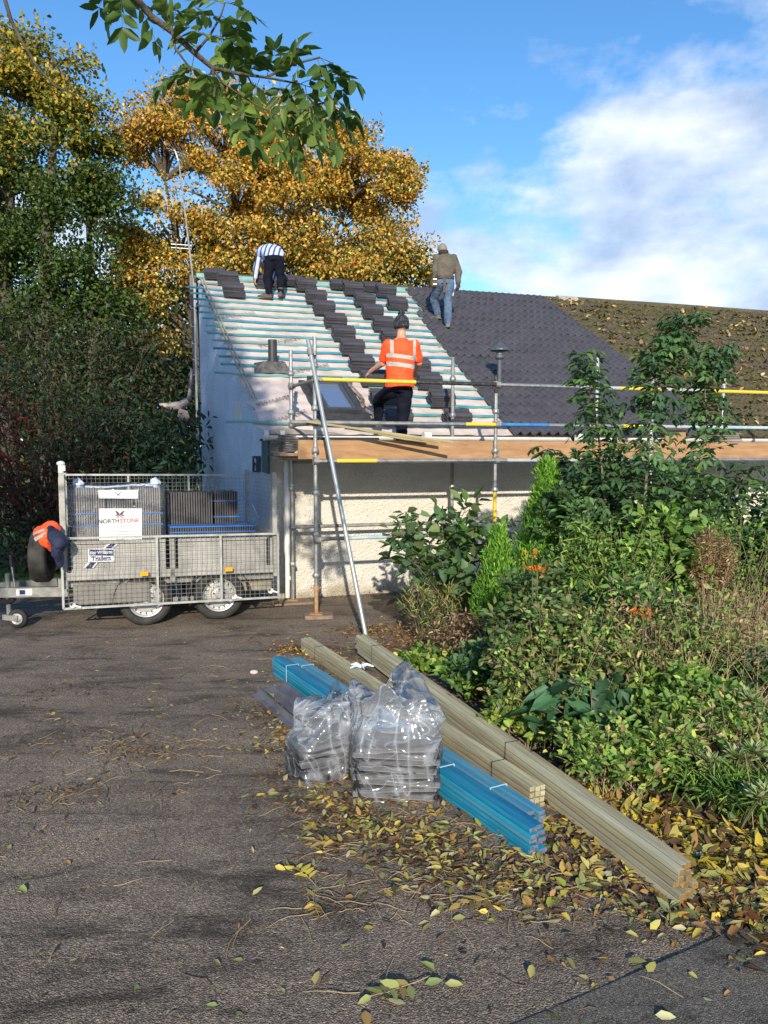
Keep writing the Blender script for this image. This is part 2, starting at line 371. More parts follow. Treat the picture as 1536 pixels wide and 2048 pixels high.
# patched strips on the gable
patch = mat('grey_mortar_patch', (.36, .35, .32), .9, bump=.5, bscale=40, col2=(.45, .43, .39), vscale=6)
gn = Vector((-gdn.y, gdn.x, 0))
gn = gn if gn.x < 0 else -gn
def ongable(px, py): return on_plane(px, py, A1, gn)
for (x0, y0, x1, y1) in [(434, 704, 447, 848)]:
    b = MB(); q = [ongable(x0, y1), ongable(x1, y1), ongable(x1, y0), ongable(x0, y0)]; b.prism([p+gn*.003 for p in q], gn*.012); b.build('mortar_patch', patch, house)
b = MB(); q = [ongable(478, 842), ongable(488, 842), ongable(488, 804), ongable(478, 804)]; b.prism([p+gn*.003 for p in q], gn*.06); b.build('vent_cover', white, house)
# white barge board at the apex and cable
b = MB(); pb = Vector((apex.x, apex.y, 0))+gn*.07
b.tube([pb+Z*.9, pb+Z*3.0, pb+Z*(R1.z-.15)], .024, 8); b.build('rear_downpipe', mat('grey_pipe', (.42, .43, .43), .6), house)
# underlay membrane with sagging waves between the battens
NB = 20; VK = [.972-.0495*k for k in range(NB)]
umat = mat('roof_membrane', (.46, .38, .34), .75, bump=.5, bscale=16, col2=(.60, .53, .48), vscale=2.5, bdist=.02, stretch=(1, 1, 1))
NU = 110; NV = 130
b = MB(); vs = []
for j in range(NV+1):
    v = -.004+1.0*j/NV
    for i in range(NU+1):
        u = 4.6*i/NU
        if i == 0: u = .0+.06*math.sin(j*.9)+.05*mnoise.noise((j*.35, 0, 0))+(.02 if v > .3 else 0)
        ph = ((.972-v)/.0495) % 1.0
        h = -.012-.016*math.sin(math.pi*ph)+.012*mnoise.noise((u*4, v*30, 0))+.010*mnoise.noise((u*9, v*60, 3))
        if v < .30 and u < 1.6: h += .018*mnoise.noise((u*3, v*14, 7))
        vs.append(rp(u, v, h))
b.add(vs, [(j*(NU+1)+i, j*(NU+1)+i+1, (j+1)*(NU+1)+i+1, (j+1)*(NU+1)+i) for j in range(NV) for i in range(NU)])
und = b.build('roof_membrane', umat, house, smooth=True)
ink = mat('membrane_ink', (.24, .20, .19), .8)
for (px, py, ang, s) in [(556, 800, 28, .13), (575, 835, 30, .13), (560, 684, 28, .15), (470, 632, 24, .15), (690, 655, 25, .13), (840, 600, 22, .12), (880, 745, 22, .13), (1000, 845, 22, .12), (620, 738, 25, .14), (905, 690, 22, .12), (450, 660, 24, .13)]:
    u, v = roofpix(px, py); xd = E*math.cos(R(ang))+GD*math.sin(R(ang)); yd = RN.cross(xd)
    text('membrane_print', 'PERMAVENT', s, ink, und, rp(u, v, .012), xd, yd, .001)
# battens
batm = [mat('teal_batten', (.05, .24, .27), .75, col2=(.12, .38, .39), vscale=5, bump=.2, bscale=30, stretch=(.6, 3, 3)),
        mat('blue_batten', (.03, .20, .32), .75, col2=(.08, .34, .42), vscale=5, bump=.2, bscale=30, stretch=(.6, 3, 3)),
        mat('faded_batten', (.13, .31, .31), .75, col2=(.24, .44, .42), vscale=4, bump=.2, bscale=30, stretch=(.6, 3, 3))]
def tile_edge(v):   # left edge of the new tiles
    return 3.62+.42*max(0, v)**1.2 if v < .80 else 4.12+.25*(v-.8)
SKY = (1.02, 1.72)   # skylight width in u, filled below
left = {0: .0, 1: -.0, 2: -.26, 3: -.25, 4: -.24, 5: -.22, 6: -.22, 7: -.21, 8: -.2, 9: -.22, 10: -.19, 11: -.22, 12: -.18, 13: -.2, 14: -.33, 19: -.42}
for k, v in enumerate(VK):
    if k in (15, 16, 17, 18): u0 = 1.9 if k in (15, 16, 17) else 1.95
    else: u0 = left.get(k, 0)
    u1 = tile_edge(v)+.35
    b = MB(); n = 24; wob = random.uniform(-.004, .004); pts = []
    for i in range(n+1):
        u = u0+(u1-u0)*i/n; pts.append(rp(u, v+.0012*math.sin(i*.7+k)+.0008*random.uniform(-1, 1), .012+.005*math.sin(i*.5+k*2)+(.012 if u < 0 else 0)))
    for i in range(n):
        d = (pts[i+1]-pts[i]).normalized(); b.box((pts[i]+pts[i+1])/2, ((pts[i+1]-pts[i]).length+.002, .038, .024), (d, RN.cross(d), RN))
    b.build('roof_batten', batm[(k*5+k//3) % 3] if k not in (0,) else batm[2], house)
for k in (15, 16):   # short row left of the skylight is stripped, one piece by the vent
    pass
pale = mat('pale_timber', (.27, .25, .18), .8, col2=(.38, .35, .27), vscale=6, bump=.3, bscale=30, stretch=(.5, 3, 3))
# verge strip (counter batten) following the gable
b = MB()
ps = [roofpix(*p) for p in [(403, 560), (439, 645), (465, 707), (509, 803)]]
for (ua, va), (ub, vb) in zip(ps[:-1], ps[1:]):
    for off in (-.028, .022):
        pa, pb_ = rp(ua+off, va, .045), rp(ub+off, vb, .045); d = (pb_-pa).normalized(); b.box((pa+pb_)/2, ((pb_-pa).length  , .018, .014), (d, RN.cross(d), RN))
b.build('verge_strip', pale, house)
# ridge line: timber at the stripped ridge
b = MB(); b.bar(rp(0, 1.0, 0), rp(4.4, 1.0, 0), .04, .07); b.build('ridge_board', batm[2], house)

# profiled tiles, course by course
def prof(x, per=.15, amp=.028):
    t = (x/per) % 1.0
    return amp*(math.exp(-((t-.5)/.16)**2)) - amp*.25*math.cos(2*math.pi*t)
def tiles(name, ul, ur, m, gauge, base=.03, amp=.028, per=.15, lift=.032, v0=-.02, v1=1.0, jit=0.0, su=8):
    n = int(math.ceil((v1-v0)/gauge)); b = MB()
    for k in range(n):
        va = v0+k*gauge; vb = min(va+gauge*1.06, v1+.004); vm = min(va+gauge*.5, 1)
        a, c = ul(vm), ur(vm); nn = int((c-a)/per*su)
        if nn < 1: continue
        rows = [(va, lift-.022), (va, lift), (va+(vb-va)*.5, lift*.55), (vb, 0.004)]; ja = 0
        vs = []
        for (v, h) in rows:
            for i in range(nn+1):
                u = a+(c-a)*i/nn; tj = int(u/(2*per)); q = math.sin(tj*12.9898+k*78.233)*43758.5453; q -= math.floor(q)
                h2 = h+jit*(q-.5)+base+prof(u, per, amp)
                vs.append(rp(u, v-(jit*.15*(q-.5)), h2))
        w = nn+1
        b.add(vs, [(r*w+i, r*w+i+1, (r+1)*w+i+1, (r+1)*w+i) for r in range(3) for i in range(nn)])
        # side edge closure at the left
        e = [rp(a, va, base+lift+prof(a, per, amp)), rp(a, vb, base+prof(a, per, amp)), rp(a, vb, base-.03), rp(a, va, base-.02)]
        b.add(e, [(0, 1, 2, 3)])
    return b.build(name, m, house)
tilem2 = mat('laid_grey_tile', (.058, .057, .066), .45, col2=(.100, .098, .110), vscale=3.5, bump=.2, bscale=80, ramp_pos=(.25, .75))
UOLD = 7.36
tiles('new_tile_roof', tile_edge, lambda v: UOLD, tilem2, .0497, jit=.011, amp=.038, lift=.040)
# old mossy tiles
def moss_mat():
    m = bpy.data.materials.new('mossy_old_tile'); m.use_nodes = True; t = m.node_tree; p = t.nodes['Principled BSDF']; L = t.links.new
    tc = t.nodes.new('ShaderNodeTexCoord'); o = tc.outputs['Object']
    a = N(t, 'ShaderNodeTexNoise', Scale=1.1, Detail=8.0, Roughness=0.7); L(o, a.inputs[0])
    c = N(t, 'ShaderNodeTexNoise', Scale=9.0, Detail=6.0, Roughness=0.7); L(o, c.inputs[0])
    d = N(t, 'ShaderNodeTexNoise', Scale=16.0, Detail=5.0, Roughness=0.7); L(o, d.inputs[0])
    base = ramp(t, c.outputs[0], [(0.33, (.050, .036, .028)), (0.55, (.13, .10, .078)), (0.72, (.22, .17, .14))])
    moss = ramp(t, d.outputs[0], [(0.3, (.04, .042, .015)), (0.52, (.11, .098, .04)), (0.7, (.18, .15, .07))])
    f = ramp(t, M(t, 'ADD', M(t, 'MULTIPLY', a.outputs[0], .7), M(t, 'MULTIPLY', d.outputs[0], .45)), [(0.47, (0, 0, 0)), (0.62, (1, 1, 1))])
    L(mixc(t, f, base, moss), p.inputs['Base Color']); p.inputs['Roughness'].default_value = .95
    b = t.nodes.new('ShaderNodeBump'); b.inputs['Strength'].default_value = 1.0; b.inputs['Distance'].default_value = .06
    L(d.outputs[0], b.inputs['Height']); L(b.outputs[0], p.inputs['Normal']); return m
oldm = moss_mat()
old = tiles('mossy_tile_roof', lambda v: UOLD+.02, lambda v: 16.2, oldm, .0497, base=.02, amp=.022, jit=.02, su=6)
# moss cushions and fallen leaves on the old tiles
ml = Leaves(); n = 5200
u = rng.uniform(UOLD+.1, 16, n); v = rng.uniform(.02, .99, n); keep = rng.uniform(0, 1, n) < (.25+.75*(v > .0)*(np.abs(np.sin(u*1.3+v*7)) > .3)); u, v = u[keep], v[keep]; n = len(u)
k = np.floor((v+.02)/.0497); v = k*.0497-.02+rng.uniform(0, .012, n)
P = np.array([list(rp(a_, b_, .055+random.uniform(0, .02))) for a_, b_ in zip(u, v)])
Nn = np.array(list(RN))+rng.normal(0, .35, (n, 3)); D = rdir(n)
ml.add(P, D, Nn, rng.uniform(.05, .12, n), rng.uniform(.04, .09, n), pal(n, [(.10, .085, .03), (.15, .12, .04), (.06, .055, .02), (.20, .15, .08)]), droop=.3)
n = 300; u = rng.uniform(UOLD, 15, n); v = rng.beta(1.2, 1.6, n)
P = np.array([list(rp(a_, b_, .085)) for a_, b_ in zip(u, v)])
ml.add(P, rdir(n), np.array(list(RN))+rng.normal(0, .3, (n, 3)), rng.uniform(.07, .12, n), rng.uniform(.04, .07, n), pal(n, [(.55, .40, .08), (.45, .22, .05), (.50, .42, .20)]), droop=.1)
tag(ml.build('moss', leafmat('moss_leaf', .1, .8), house), kind='stuff')
# rear slope with its verge tiles, seen almost edge on
slate = mat('verge_slate', (.10, .11, .13), .6, col2=(.16, .17, .19), vscale=7, bump=.2)
b = MB(); rr = rear+Z*2.28; farR = R1+E*16.2; 
b.prism([R1+RN*.0, farR, farR+NI*5.1-Z*(R1.z-2.28), rr], Z*.07); b.build('rear_roof', oldm, house)
b = MB(); nv = 11
for i in range(nv):
    t0, t1 = i/nv+.01, (i+1)/nv-.004
    pa = R1.lerp(rr, t0)-E*.13; pb_ = R1.lerp(rr, t1)-E*.13
    pa.z += .03; pb_.z += .03
    b.prism([pa, pb_, pb_-Z*.26, pa-Z*.26], E*.10)
b.build('verge_tile', slate, house)
# mortar lumps and a loose ridge tile at the end of the old ridge
stone = mat('mortar_lump', (.30, .25, .19), .95, bump=.8, bscale=25, col2=(.44, .38, .30), vscale=9)
b = MB()
for (px, py, r) in [(1098, 603, .10), (1106, 604, .08)]:
    b.ball(at(px, py, 16.75), (r*1.5, r, r*.7), 8, 6)
b.build('ridge_mortar', stone, house)
b = MB(); rc = at(1132, 604, 16.9); b.tube([rc-E*.24, rc+E*.24], (.13), 10); b.build('ridge_cap', stone, house)
b = MB(); b.tube([rp(UOLD+.35, 1.0, .02), rp(11, 1.0, .03), rp(16.2, 1.0, .02)], .075, 10); b.build('ridge_tile_row', oldm, house)
# fascia, gutter, downpipe
b = MB(); b.bar(A-NI*.06+Z*2.20-E*.02, AR-NI*.06+Z*2.20, .03, .14); b.build('fascia', white, house)
def gutter():
    b = MB(); g0 = at(527, 871, 9.72); g1 = g0+E*16; r = .062; seg = 10
    for (p, q) in ((g0, g1),):
        ring = []
        for P_ in (p, q):
            ring.append([P_-NI*(r*math.cos(a))-Z*(r*math.sin(a)) for a in [math.pi*i/seg for i in range(seg+1)]]+[P_-NI*((r-.006)*math.cos(a))-Z*((r-.006)*math.sin(a)) for a in [math.pi*i/seg for i in range(seg, -1, -1)]])
        n = len(ring[0]); b.add(ring[0]+ring[1], [(i, (i+1) % n, n+(i+1) % n, n+i) for i in range(n)]+[tuple(range(n))])
    b.tube([g0+E*.0, g0+E*.06], .070, 14); b.tube([g0+E*.21, g0+E*.27], .068, 14); b.tube([g0+E*2.2, g0+E*2.3], .068, 14); b.tube([g0+E*4.6, g0+E*4.7], .068, 14)
    return b.build('gutter', white, house), g0
gut, g0 = gutter()
dp = Vector((-1.34, 9.98, 0)); 
b = MB(); b.tube([g0+E*.32-Z*.03, g0+E*.32-Z*.12+NI*.02, g0+E*.32-Z*.25+NI*.13], .036, 12); q = g0+E*.32+NI*.13
b.tube([(q.x, q.y, g0.z-.22), (q.x, q.y, 1.2), (q.x-.01, q.y, .06)], .036, 12)
for z_ in (1.75, .95, .3): b.tube([(q.x, q.y, z_), (q.x, q.y, z_+.05)], .045, 12)
b.build('downpipe', white, house)
# loose flap of membrane over the gutter corner and strips at the eave
b = MB(); f0 = rp(-.02, -.004, .0); b.add([f0+E*.05, f0+E*.25+Z*.06-NI*.05, f0+E*1.0+Z*.0-NI*.02, f0+E*1.1-Z*.03-NI*.1, f0+E*.5-Z*.03-NI*.13, f0-Z*.02-NI*.1], [(0, 1, 5), (1, 2, 3, 4), (1, 4, 5)]); b.build('membrane_flap', mat('grey_flap', (.25, .21, .19), .8, col2=(.34, .3, .27), vscale=4), house)
# skylights
skyg = mat('skylight_glass', (.10, .17, .24), .05, spec=1.0); skyg.node_tree.nodes['Principled BSDF'].inputs['Metallic'].default_value = .75; skyg.node_tree.nodes['Principled BSDF'].inputs['Base Color'].default_value = (.42, .52, .66, 1)
dgrey = mat('dark_grey_metal', (.045, .05, .052), .45, .3, col2=(.08, .085, .088), vscale=8)
def skylight(u0, u1, v0, v1):
    pr = MB(); w = .055; H = .10
    def slab(mb, a0, a1, b0, b1, h0, h1): mb.prism([rp(a0, b0, h0), rp(a1, b0, h0), rp(a1, b1, h0), rp(a0, b1, h0)], RN*(h1-h0))
    wv = w/SL
    slab(pr, u0, u1, v0, v0+wv, 0, H); slab(pr, u0, u1, v1-wv, v1, 0, H*1.3); slab(pr, u0, u0+w, v0+wv, v1-wv, 0, H); slab(pr, u1-w, u1, v0+wv, v1-wv, 0, H)
    fr = pr.build('skylight', dgrey, house)
    s = MB(); i = w+.012; iv = i/SL
    slab(s, u0+w+.002, u1-w-.002, v0+wv, v0+wv*1.9, .01, H*.9); slab(s, u0+w+.002, u1-w-.002, v1-wv*1.9, v1-wv, .01, H*.9); slab(s, u0+w+.002, u0+w*1.7, v0+wv*1.9, v1-wv*1.9, .01, H*.9); slab(s, u1-w*1.7, u1-w-.002, v0+wv*1.9, v1-wv*1.9, .01, H*.9)
    s.build('sash', mat('grey_sash', (.10, .11, .12), .4, .4), fr)
    g = MB(); slab(g, u0+w*1.7, u1-w*1.7, v0+wv*1.9, v1-wv*1.9, .03, .055); g.build('glass', skyg, fr)
    fl = MB(); slab(fl, u0-.10, u0-.004, v0-.02, v1+.012, -.02, .025); slab(fl, u1+.004, u1+.10, v0-.02, v1+.012, -.02, .03); slab(fl, u0-.1, u1+.1, v0-.032, v0-.002, -.02, .05)
    fl.build('flashing', mat('lead_flashing', (.035, .036, .038), .6, .2, col2=(.07, .07, .072), vscale=9, bump=.8, bscale=14, bdist=.03), fr)
    return fr
ua, va = roofpix(648, 832); ub, vb = roofpix(722, 832); uc, vc = roofpix(625, 768)
skylight(ua, ub+.0, va, vc)
ua2, va2 = roofpix(1440, 838); ub2, vb2 = roofpix(1500, 838); uc2, vc2 = roofpix(1430, 812)
skylight(9.55, 10.25, .03, .17)
# crumpled membrane collar on the right of the skylight
b = MB(); pts = [rp(ub+.14+.04*math.sin(i*1.7), va-.03+(vc-va+.05)*i/8, .03+.02*math.sin(i*2.3)) for i in range(9)]; b.tube(pts, [(.035, .012)]*9, 6, side=E); b.build('membrane_collar', mat('dark_membrane', (.06, .05, .045), .8, col2=(.3, .24, .2), vscale=12), house)
# vent pipes and flue
ve = mat('vent_lead', (.05, .05, .05), .75, .1, col2=(.14, .14, .13), vscale=12, bump=1.0, bscale=18, bdist=.03)
uv, vv = roofpix(543, 742)
vp = thing_dummy = None
base = rp(uv, vv, .02)
b = MB(); w0, w1 = .27, .20
b.add([rp(uv-w0, vv-.012, 0), rp(uv+w0+.02, vv-.012, 0), rp(uv+w0-.02, vv+.045, 0), rp(uv-w0+.06, vv+.045, 0), base+Vector((-.12, .02, .13)), base+Vector((.20, .05, .12)), base+Vector((.13, .24, .16)), base+Vector((-.1, .24, .16))], [(0, 1, 5, 4), (1, 2, 6, 5), (2, 3, 7, 6), (3, 0, 4, 7), (4, 5, 6, 7)])
vb_ = b.build('soil_vent', ve, house)
b = MB(); c = base+Vector((.0, .12, .1)); b.tube([c, c+Z*.36], .068, 14, cap=False); b.tube([c, c+Z*.34], .058, 14); b.tube([c+Z*.0, c+Z*.05], .08, 14); b.build('vent_pipe', dplas, vb_)
cowlm = mat('cowl_grey', (.07, .085, .095), .45, .2, col2=(.10, .12, .13), vscale=8)
fu, fv = roofpix(998, 775); fb = rp(fu, fv, .02); Yf = fb.y
b = MB(); b.tube([fb, Vector((fb.x, Yf, at(998, 716, Yf).z))], .034, 12)
zt = at(998, 716, Yf).z; zc = at(998, 681, Yf).z; zs = at(998, 699, Yf).z; hh = .11
b.lathe((fb.x, Yf, 0), (0, 0, 1), [(.055, zt-.02), (.075, zt), (.075, zt+.04), (.06, zt+.05), (.05, zs)], 16); b.lathe((fb.x, Yf, 0), (0, 0, 1), [(.155, zs-.02), (.155, zs), (.0, zc)], 20)
b.lathe((fb.x, Yf, 0), (0, 0, 1), [(.155, zs-.02), (.0, zs+.02)], 20)
b.build('flue_cowl', cowlm, house)
fu, fv = roofpix(1456, 742); fb = rp(fu, fv, .02); b = MB(); zt = at(1456, 712, fb.y).z; zc = at(1456, 692, fb.y).z
b.tube([fb, (fb.x, fb.y, zt)], .06, 12); b.lathe((fb.x, fb.y, 0), (0, 0, 1), [(.06, zt-.05), (.11, zt-.02), (.11, zt+.05), (.075, zt+.2), (.05, zc), (0, zc)], 16); b.lathe(fb-Z*.05, RN, [(.17, 0), (.12, .06), (.07, .13)], 14)
b.build('soil_vent', dplas, house)
# aerial on the gable apex
ant = thing('television_aerial', R1+Vector((-.05, 0, -.2)), 'tall thin leaning aerial mast rising from the gable apex in front of the orange tree', 'aerial')
b = MB(); m0 = at(388, 575, 14.45); m1 = at(357, 318, 14.45); b.tube([m0, m0.lerp(m1, .35), m1], [.020, .018, .014], 8); b.build('mast', galvd, ant)
b = MB(); b.tube([at(332, 296, 14.4), at(376, 312, 14.6)], .012, 6)
for i in range(7):
    c = at(333+i*6.5, 296+i*2.4, 14.4+.02*i); b.tube([c+Vector((-.03, -.25, .08)), c+Vector((.03, .25, -.08))], .006, 5)
b.tube([at(350, 300, 14.45), at(357, 322, 14.45)], .015, 6); b.build('aerial_head', galv, ant)
b = MB()
for dy in (0, 7): b.tube([at(342, 488+dy, 14.4), at(383, 491+dy, 14.5)], .010, 6)
b.tube([at(352, 484, 14.4), at(352, 502, 14.4)], .008, 5); b.build('lower_aerial', galv, ant)
# hanging scrap of membrane behind the gable
sc = MB(); prof_ = [(383, 735, 4), (380, 775, 6), (374, 796, 9), (358, 803, 17), (335, 806, 19), (318, 806, 6)]
rows = []
for (x, y, w) in prof_: rows.append([at(x-(w*.4 if y < 790 else 0), y, 13.6), at(x+w*.1, y+w*.5, 13.45), at(x+w*.6, y+w, 13.6)])
for r0, r1 in zip(rows[:-1], rows[1:]): sc.add(r0+r1, [(0, 1, 4, 3), (1, 2, 5, 4)])
sc.add([at(358, 816, 13.4), at(375, 822, 13.4), at(386, 852, 13.5), at(378, 850, 13.6), at(360, 846, 13.6), at(354, 838, 13.5)], [(0, 1, 2, 3, 4, 5)])
o = sc.build('membrane_scrap', mat('pale_membrane', (.44, .36, .30), .8, col2=(.55, .47, .42), vscale=8, bump=.3), None, True, origin=at(350, 806, 13.6)); o.modifiers.new('s', 'SOLIDIFY').thickness = .006
tag(o, 'torn pinkish sheet of roofing membrane flapping over the hedge behind the gable', 'membrane scrap')
# signs on the corner
signm = mat('sign_navy', (.018, .035, .06), .4, col2=(.03, .06, .09), vscale=9); paint = mat('white_lettering', (.75, .78, .8), .5)
s1 = thing('wall_sign', A+Z*1.7, 'dark blue flat sign with white letters screwed to the shaded gable near its corner', 'sign')
q = [ongable(510, 944), ongable(524, 944), ongable(524, 912), ongable(510, 912)]; b = MB(); b.prism([p+gn*.02 for p in q], gn*.02); b.build('sign_board', signm, s1)
cc = (q[0]+q[2])/2+gn*.045
text('lettering', 'Pa', .10, paint, s1, cc+Z*.05, -gdn, Z); text('lettering', 'S', .10, paint, s1, cc-Z*.06, -gdn, Z)
s2 = thing('projecting_sign', A+Z*1.8, 'narrow dark teal sign board standing out from the house corner under the gutter end', 'sign')
q = [at(523, 944, 9.98), at(535, 948, 9.80), at(535, 880, 9.80), at(523, 880, 9.98)]; b = MB(); b.prism(q, Vector((.03, .02, 0))); b.build('sign_board', mat('sign_teal', (.03, .07, .085), .35, col2=(.07, .13, .15), vscale=12), s2)
b = MB(); b.bar(q[3]+Z*.0, q[2]+Z*.0, .05, .03); b.build('sign_frame', dplas, s2)
# ================================================================ SCAFFOLD
sc_mats = [galv, yel, blk, bluep, galvd, rust, mat('pale_grey_paint', (.50, .54, .52), .5, .2, col2=(.38, .42, .42), vscale=8), mat('light_blue_paint', (.22, .42, .50), .5, col2=(.5, .55, .55), vscale=7)]
FP0 = Vector((at(632, 1100, 8.96).x, 8.96, 0)); RP0 = Vector((at(585, 1100, 9.88).x, 9.88, 0))
scaf = thing('scaffold', FP0, 'galvanised tube scaffold with yellow, black and blue painted rails in front of the white wall', 'scaffold')
fposts = [FP0+E*u for u in (0, 2.36, 4.72, 7.1)]; rposts = [RP0+E*u for u in (0, 2.28, 4.6, 6.9)]
TR = .0242
def post(p, z0, z1, name='standard', segs=None, r=TR):
    b = MB(); segs = segs or [(z0, z1, 0)]
    for a, c, m_ in segs: b.cur = m_; b.tube([p+Z*a, p+Z*c], r, 12)
    b.cur = 0
    for z_ in np.arange(.52, z1-.1, .5):
        if z_ < z0: continue
        b.lathe(p+Z*z_, (0, 0, 1), [(r, -.03), (.040, -.025), (.046, -.005), (.046, .005), (.036, .03), (r, .04)], 14)
    return b.build(name, sc_mats, scaf, smooth=False)
for i, p in enumerate(fposts):
    segs = {0: [(.32, 3.36, 0), (.04, .32, 5)], 1: [(.30, 1.32, 0), (1.32, 1.55, 1), (1.55, 2.6, 0), (2.6, 3.0, 2), (3.0, 3.12, 0)]}.get(i, [(.1, 3.32, 6)])
    if i == 1: segs = [(.04, .9, 1), (.9, 1.1, 0), (1.1, 1.50, 1), (1.5, 2.05, 0), (2.05, 2.75, 0), (2.75, 2.98, 2)]
    post(p, .3, segs[1][1] if i == 0 else segs[-1][1], segs=segs) if i else post(p, .3, 3.36, segs=segs)
for i, p in enumerate(rposts):
    segs = [[(.05, 3.33, 0)], [(.05, 1.86, 4), (1.86, 3.32, 4)], [(.05, 3.40, 6)], [(.05, 2.9, 0), (2.9, 3.28, 7)]][i]
    post(p, .05, segs[-1][1], segs=segs)
# base plates on timber pads
def pad(c, w, d, h, ang):
    b = MB(); ax = (Vector((math.cos(ang), math.sin(ang), 0)), Vector((-math.sin(ang), math.cos(ang), 0)), Z); b.box(c+Z*h/2, (w, d, h), ax); return b
oldw = mat('weathered_pad', (.17, .115, .08), .9, col2=(.27, .20, .14), vscale=9, bump=.6, bscale=30, stretch=(1, 4, 4))
o = pad(FP0+Vector((.03, 0, 0)), .34, .22, .05, .1).build('sole_board', oldw, None, origin=FP0, bevel=.008); tag(o, 'short chipped reddish timber pad under the near left scaffold leg', 'sole board')
o = pad(RP0+Vector((.0, -.06, 0)), .52, .26, .035, .35).build('sole_board', oldw, None, origin=RP0, bevel=.008); tag(o, 'wider grey timber pad under the rear left scaffold leg beside the downpipe', 'sole board')
for p in (FP0, RP0):
    b = MB(); b.box(p+Z*(.056 if p is FP0 else .041), (.15, .15, .008)); b.build('base_plate', sc_mats[5], scaf)
b = MB(); b.cur = 5; b.tube([FP0+Z*.37-E*.07, FP0+Z*.37+E*.07], .010, 6); b.tube([FP0+Z*.34, FP0+Z*.40], .036, 10); b.build('jack_nut', sc_mats, scaf)
def rail(name, p0, z0, spec, uend, z1=None, r=TR, off=0.0):
    """spec: list of (u_start, material)"""
    b = MB(); z1 = z0 if z1 is None else z1; us = [s_[0] for s_ in spec]+[uend]; u0 = us[0]
    for i, (ua, m_) in enumerate(spec):
        b.cur = m_; ub = us[i+1]; zz = lambda u: z0+(z1-z0)*(u-u0)/(uend-u0)
        b.tube([p0+E*ua-NI*off+Z*zz(ua), p0+E*ub-NI*off+Z*zz(ub)], r, 10)
    return b.build(name, sc_mats, scaf)
O = .05
rail('guard_rail', FP0, 2.86, [(-.04, 1), (1.25, 2), (2.36, 0), (3.55, 6), (4.15, 1), (4.9, 6), (5.6, 1)], 8.2, off=O)
rail('guard_rail', FP0, 2.355, [(-.3, 4), (1.0-.2, 0), (1.92, 1), (2.4, 3), (3.1, 0), (4.2, 1), (4.5, 6), (5.3, 7)], 8.2, off=O)
rail('ledger', FP0, 1.90, [(0, 0), (.25, 1), (.75, 0), (2.5, 6), (3.6, 0)], 8.2, off=O)
rail('ledger', FP0, .955, [(0, 4), (.42, 7), (.9, 4)], 8.2, off=-O)
rail('ledger', RP0, 1.02, [(.0, 0), (.2, 4)], 7.2, off=O)
rail('ledger', RP0, 1.88, [(.0, 4)], 7.2, off=O)
for i in range(4):
    b = MB(); d = (rposts[i]-fposts[i]).normalized(); b.tube([fposts[i]-d*.08+Z*1.93, rposts[i]+d*(.12)+Z*1.93], TR, 10); b.build('transom', sc_mats, scaf)
for z_ in (2.86, 2.355):
    b = MB(); d = (RP0-FP0).normalized(); b.cur = 4; b.tube([FP0-d*.1+Z*z_+E*.04, RP0+d*.08+Z*z_], TR, 10); b.build('end_rail', sc_mats, scaf)
# couplers
for (p, z_) in [(q, z_) for q in fposts[:3] for z_ in (2.86, 2.355, 1.90, .955)]+[(q, z_) for q in rposts[:1] for z_ in (2.86, 2.355, 1.02)]:
    b = MB(); b.cur = 4; b.tube([p+Z*(z_-.045), p+Z*(z_+.045)], .036, 10); b.tube([p-NI*O+Z*z_-E*.03, p-NI*O+Z*z_+E*.03], .036, 10); b.box(p+E*.045+Z*z_, (.03, .05, .05), (E, NI, Z)); b.build('coupler', sc_mats, scaf)
# platform boards and toe board
brd = mat('scaffold_board', (.27, .15, .07), .8, col2=(.42, .25, .125), vscale=3.5, bump=.35, bscale=18, stretch=(.5, 3, 6), ramp_pos=(.3, .7))
endw = mat('dark_board_edge', (.05, .055, .06), .8, col2=(.12, .11, .10), vscale=12, bump=.5)
dN = (RP0-FP0); 
for i in range(4):
    b = MB(); c0 = FP0+NI*(.17+.235*i); b.bar(c0-E*.42+Z*1.975, c0+E*8.2+Z*1.975, .225, .036); b.build('platform_board', endw if i > 1 else brd, scaf)
for (ua, ub) in [(-.20, 3.85), (3.86, 8.2)]:
    b = MB(); c0 = FP0+NI*.055; b.bar(c0+E*ua+Z*2.035, c0+E*ub+Z*2.035, .038, .225); b.build('toe_board', brd, scaf)
# dark end stack and black pipe on the platform
o = MB(); c0 = FP0+NI*.32-E*.28
for i in range(7): o.box(c0+Z*(2.02+i*.03)+E*(.01*(i % 2)), (.16+.02*(i % 3), .36, .022), (E, NI, Z))
o = o.build('offcut_stack', endw, None, origin=c0+Z*1.99); tag(o, 'small dark stack of tile offcuts on the left end of the scaffold platform', 'tile offcuts')
b = MB(); b.tube([FP0+NI*.68-E*.18+Z*2.155, FP0+NI*.68+E*1.0+Z*2.155], .04, 10)
pipe_o = b.build('black_pipe', dplas, None, origin=FP0+NI*.68+Z*2.1); tag(pipe_o, 'length of dark grey pipe lying along the white gutter behind the left scaffold posts', 'pipe')
# stub tube sticking out at the platform corner is a longer transom
b = MB(); b.cur = 4; q = FP0+NI*.3-E*.28; b.tube([q-E*.16-NI*.0+Z*1.935, q+E*.5-NI*.22+Z*1.91], .026, 10); b.build('transom', sc_mats, scaf)
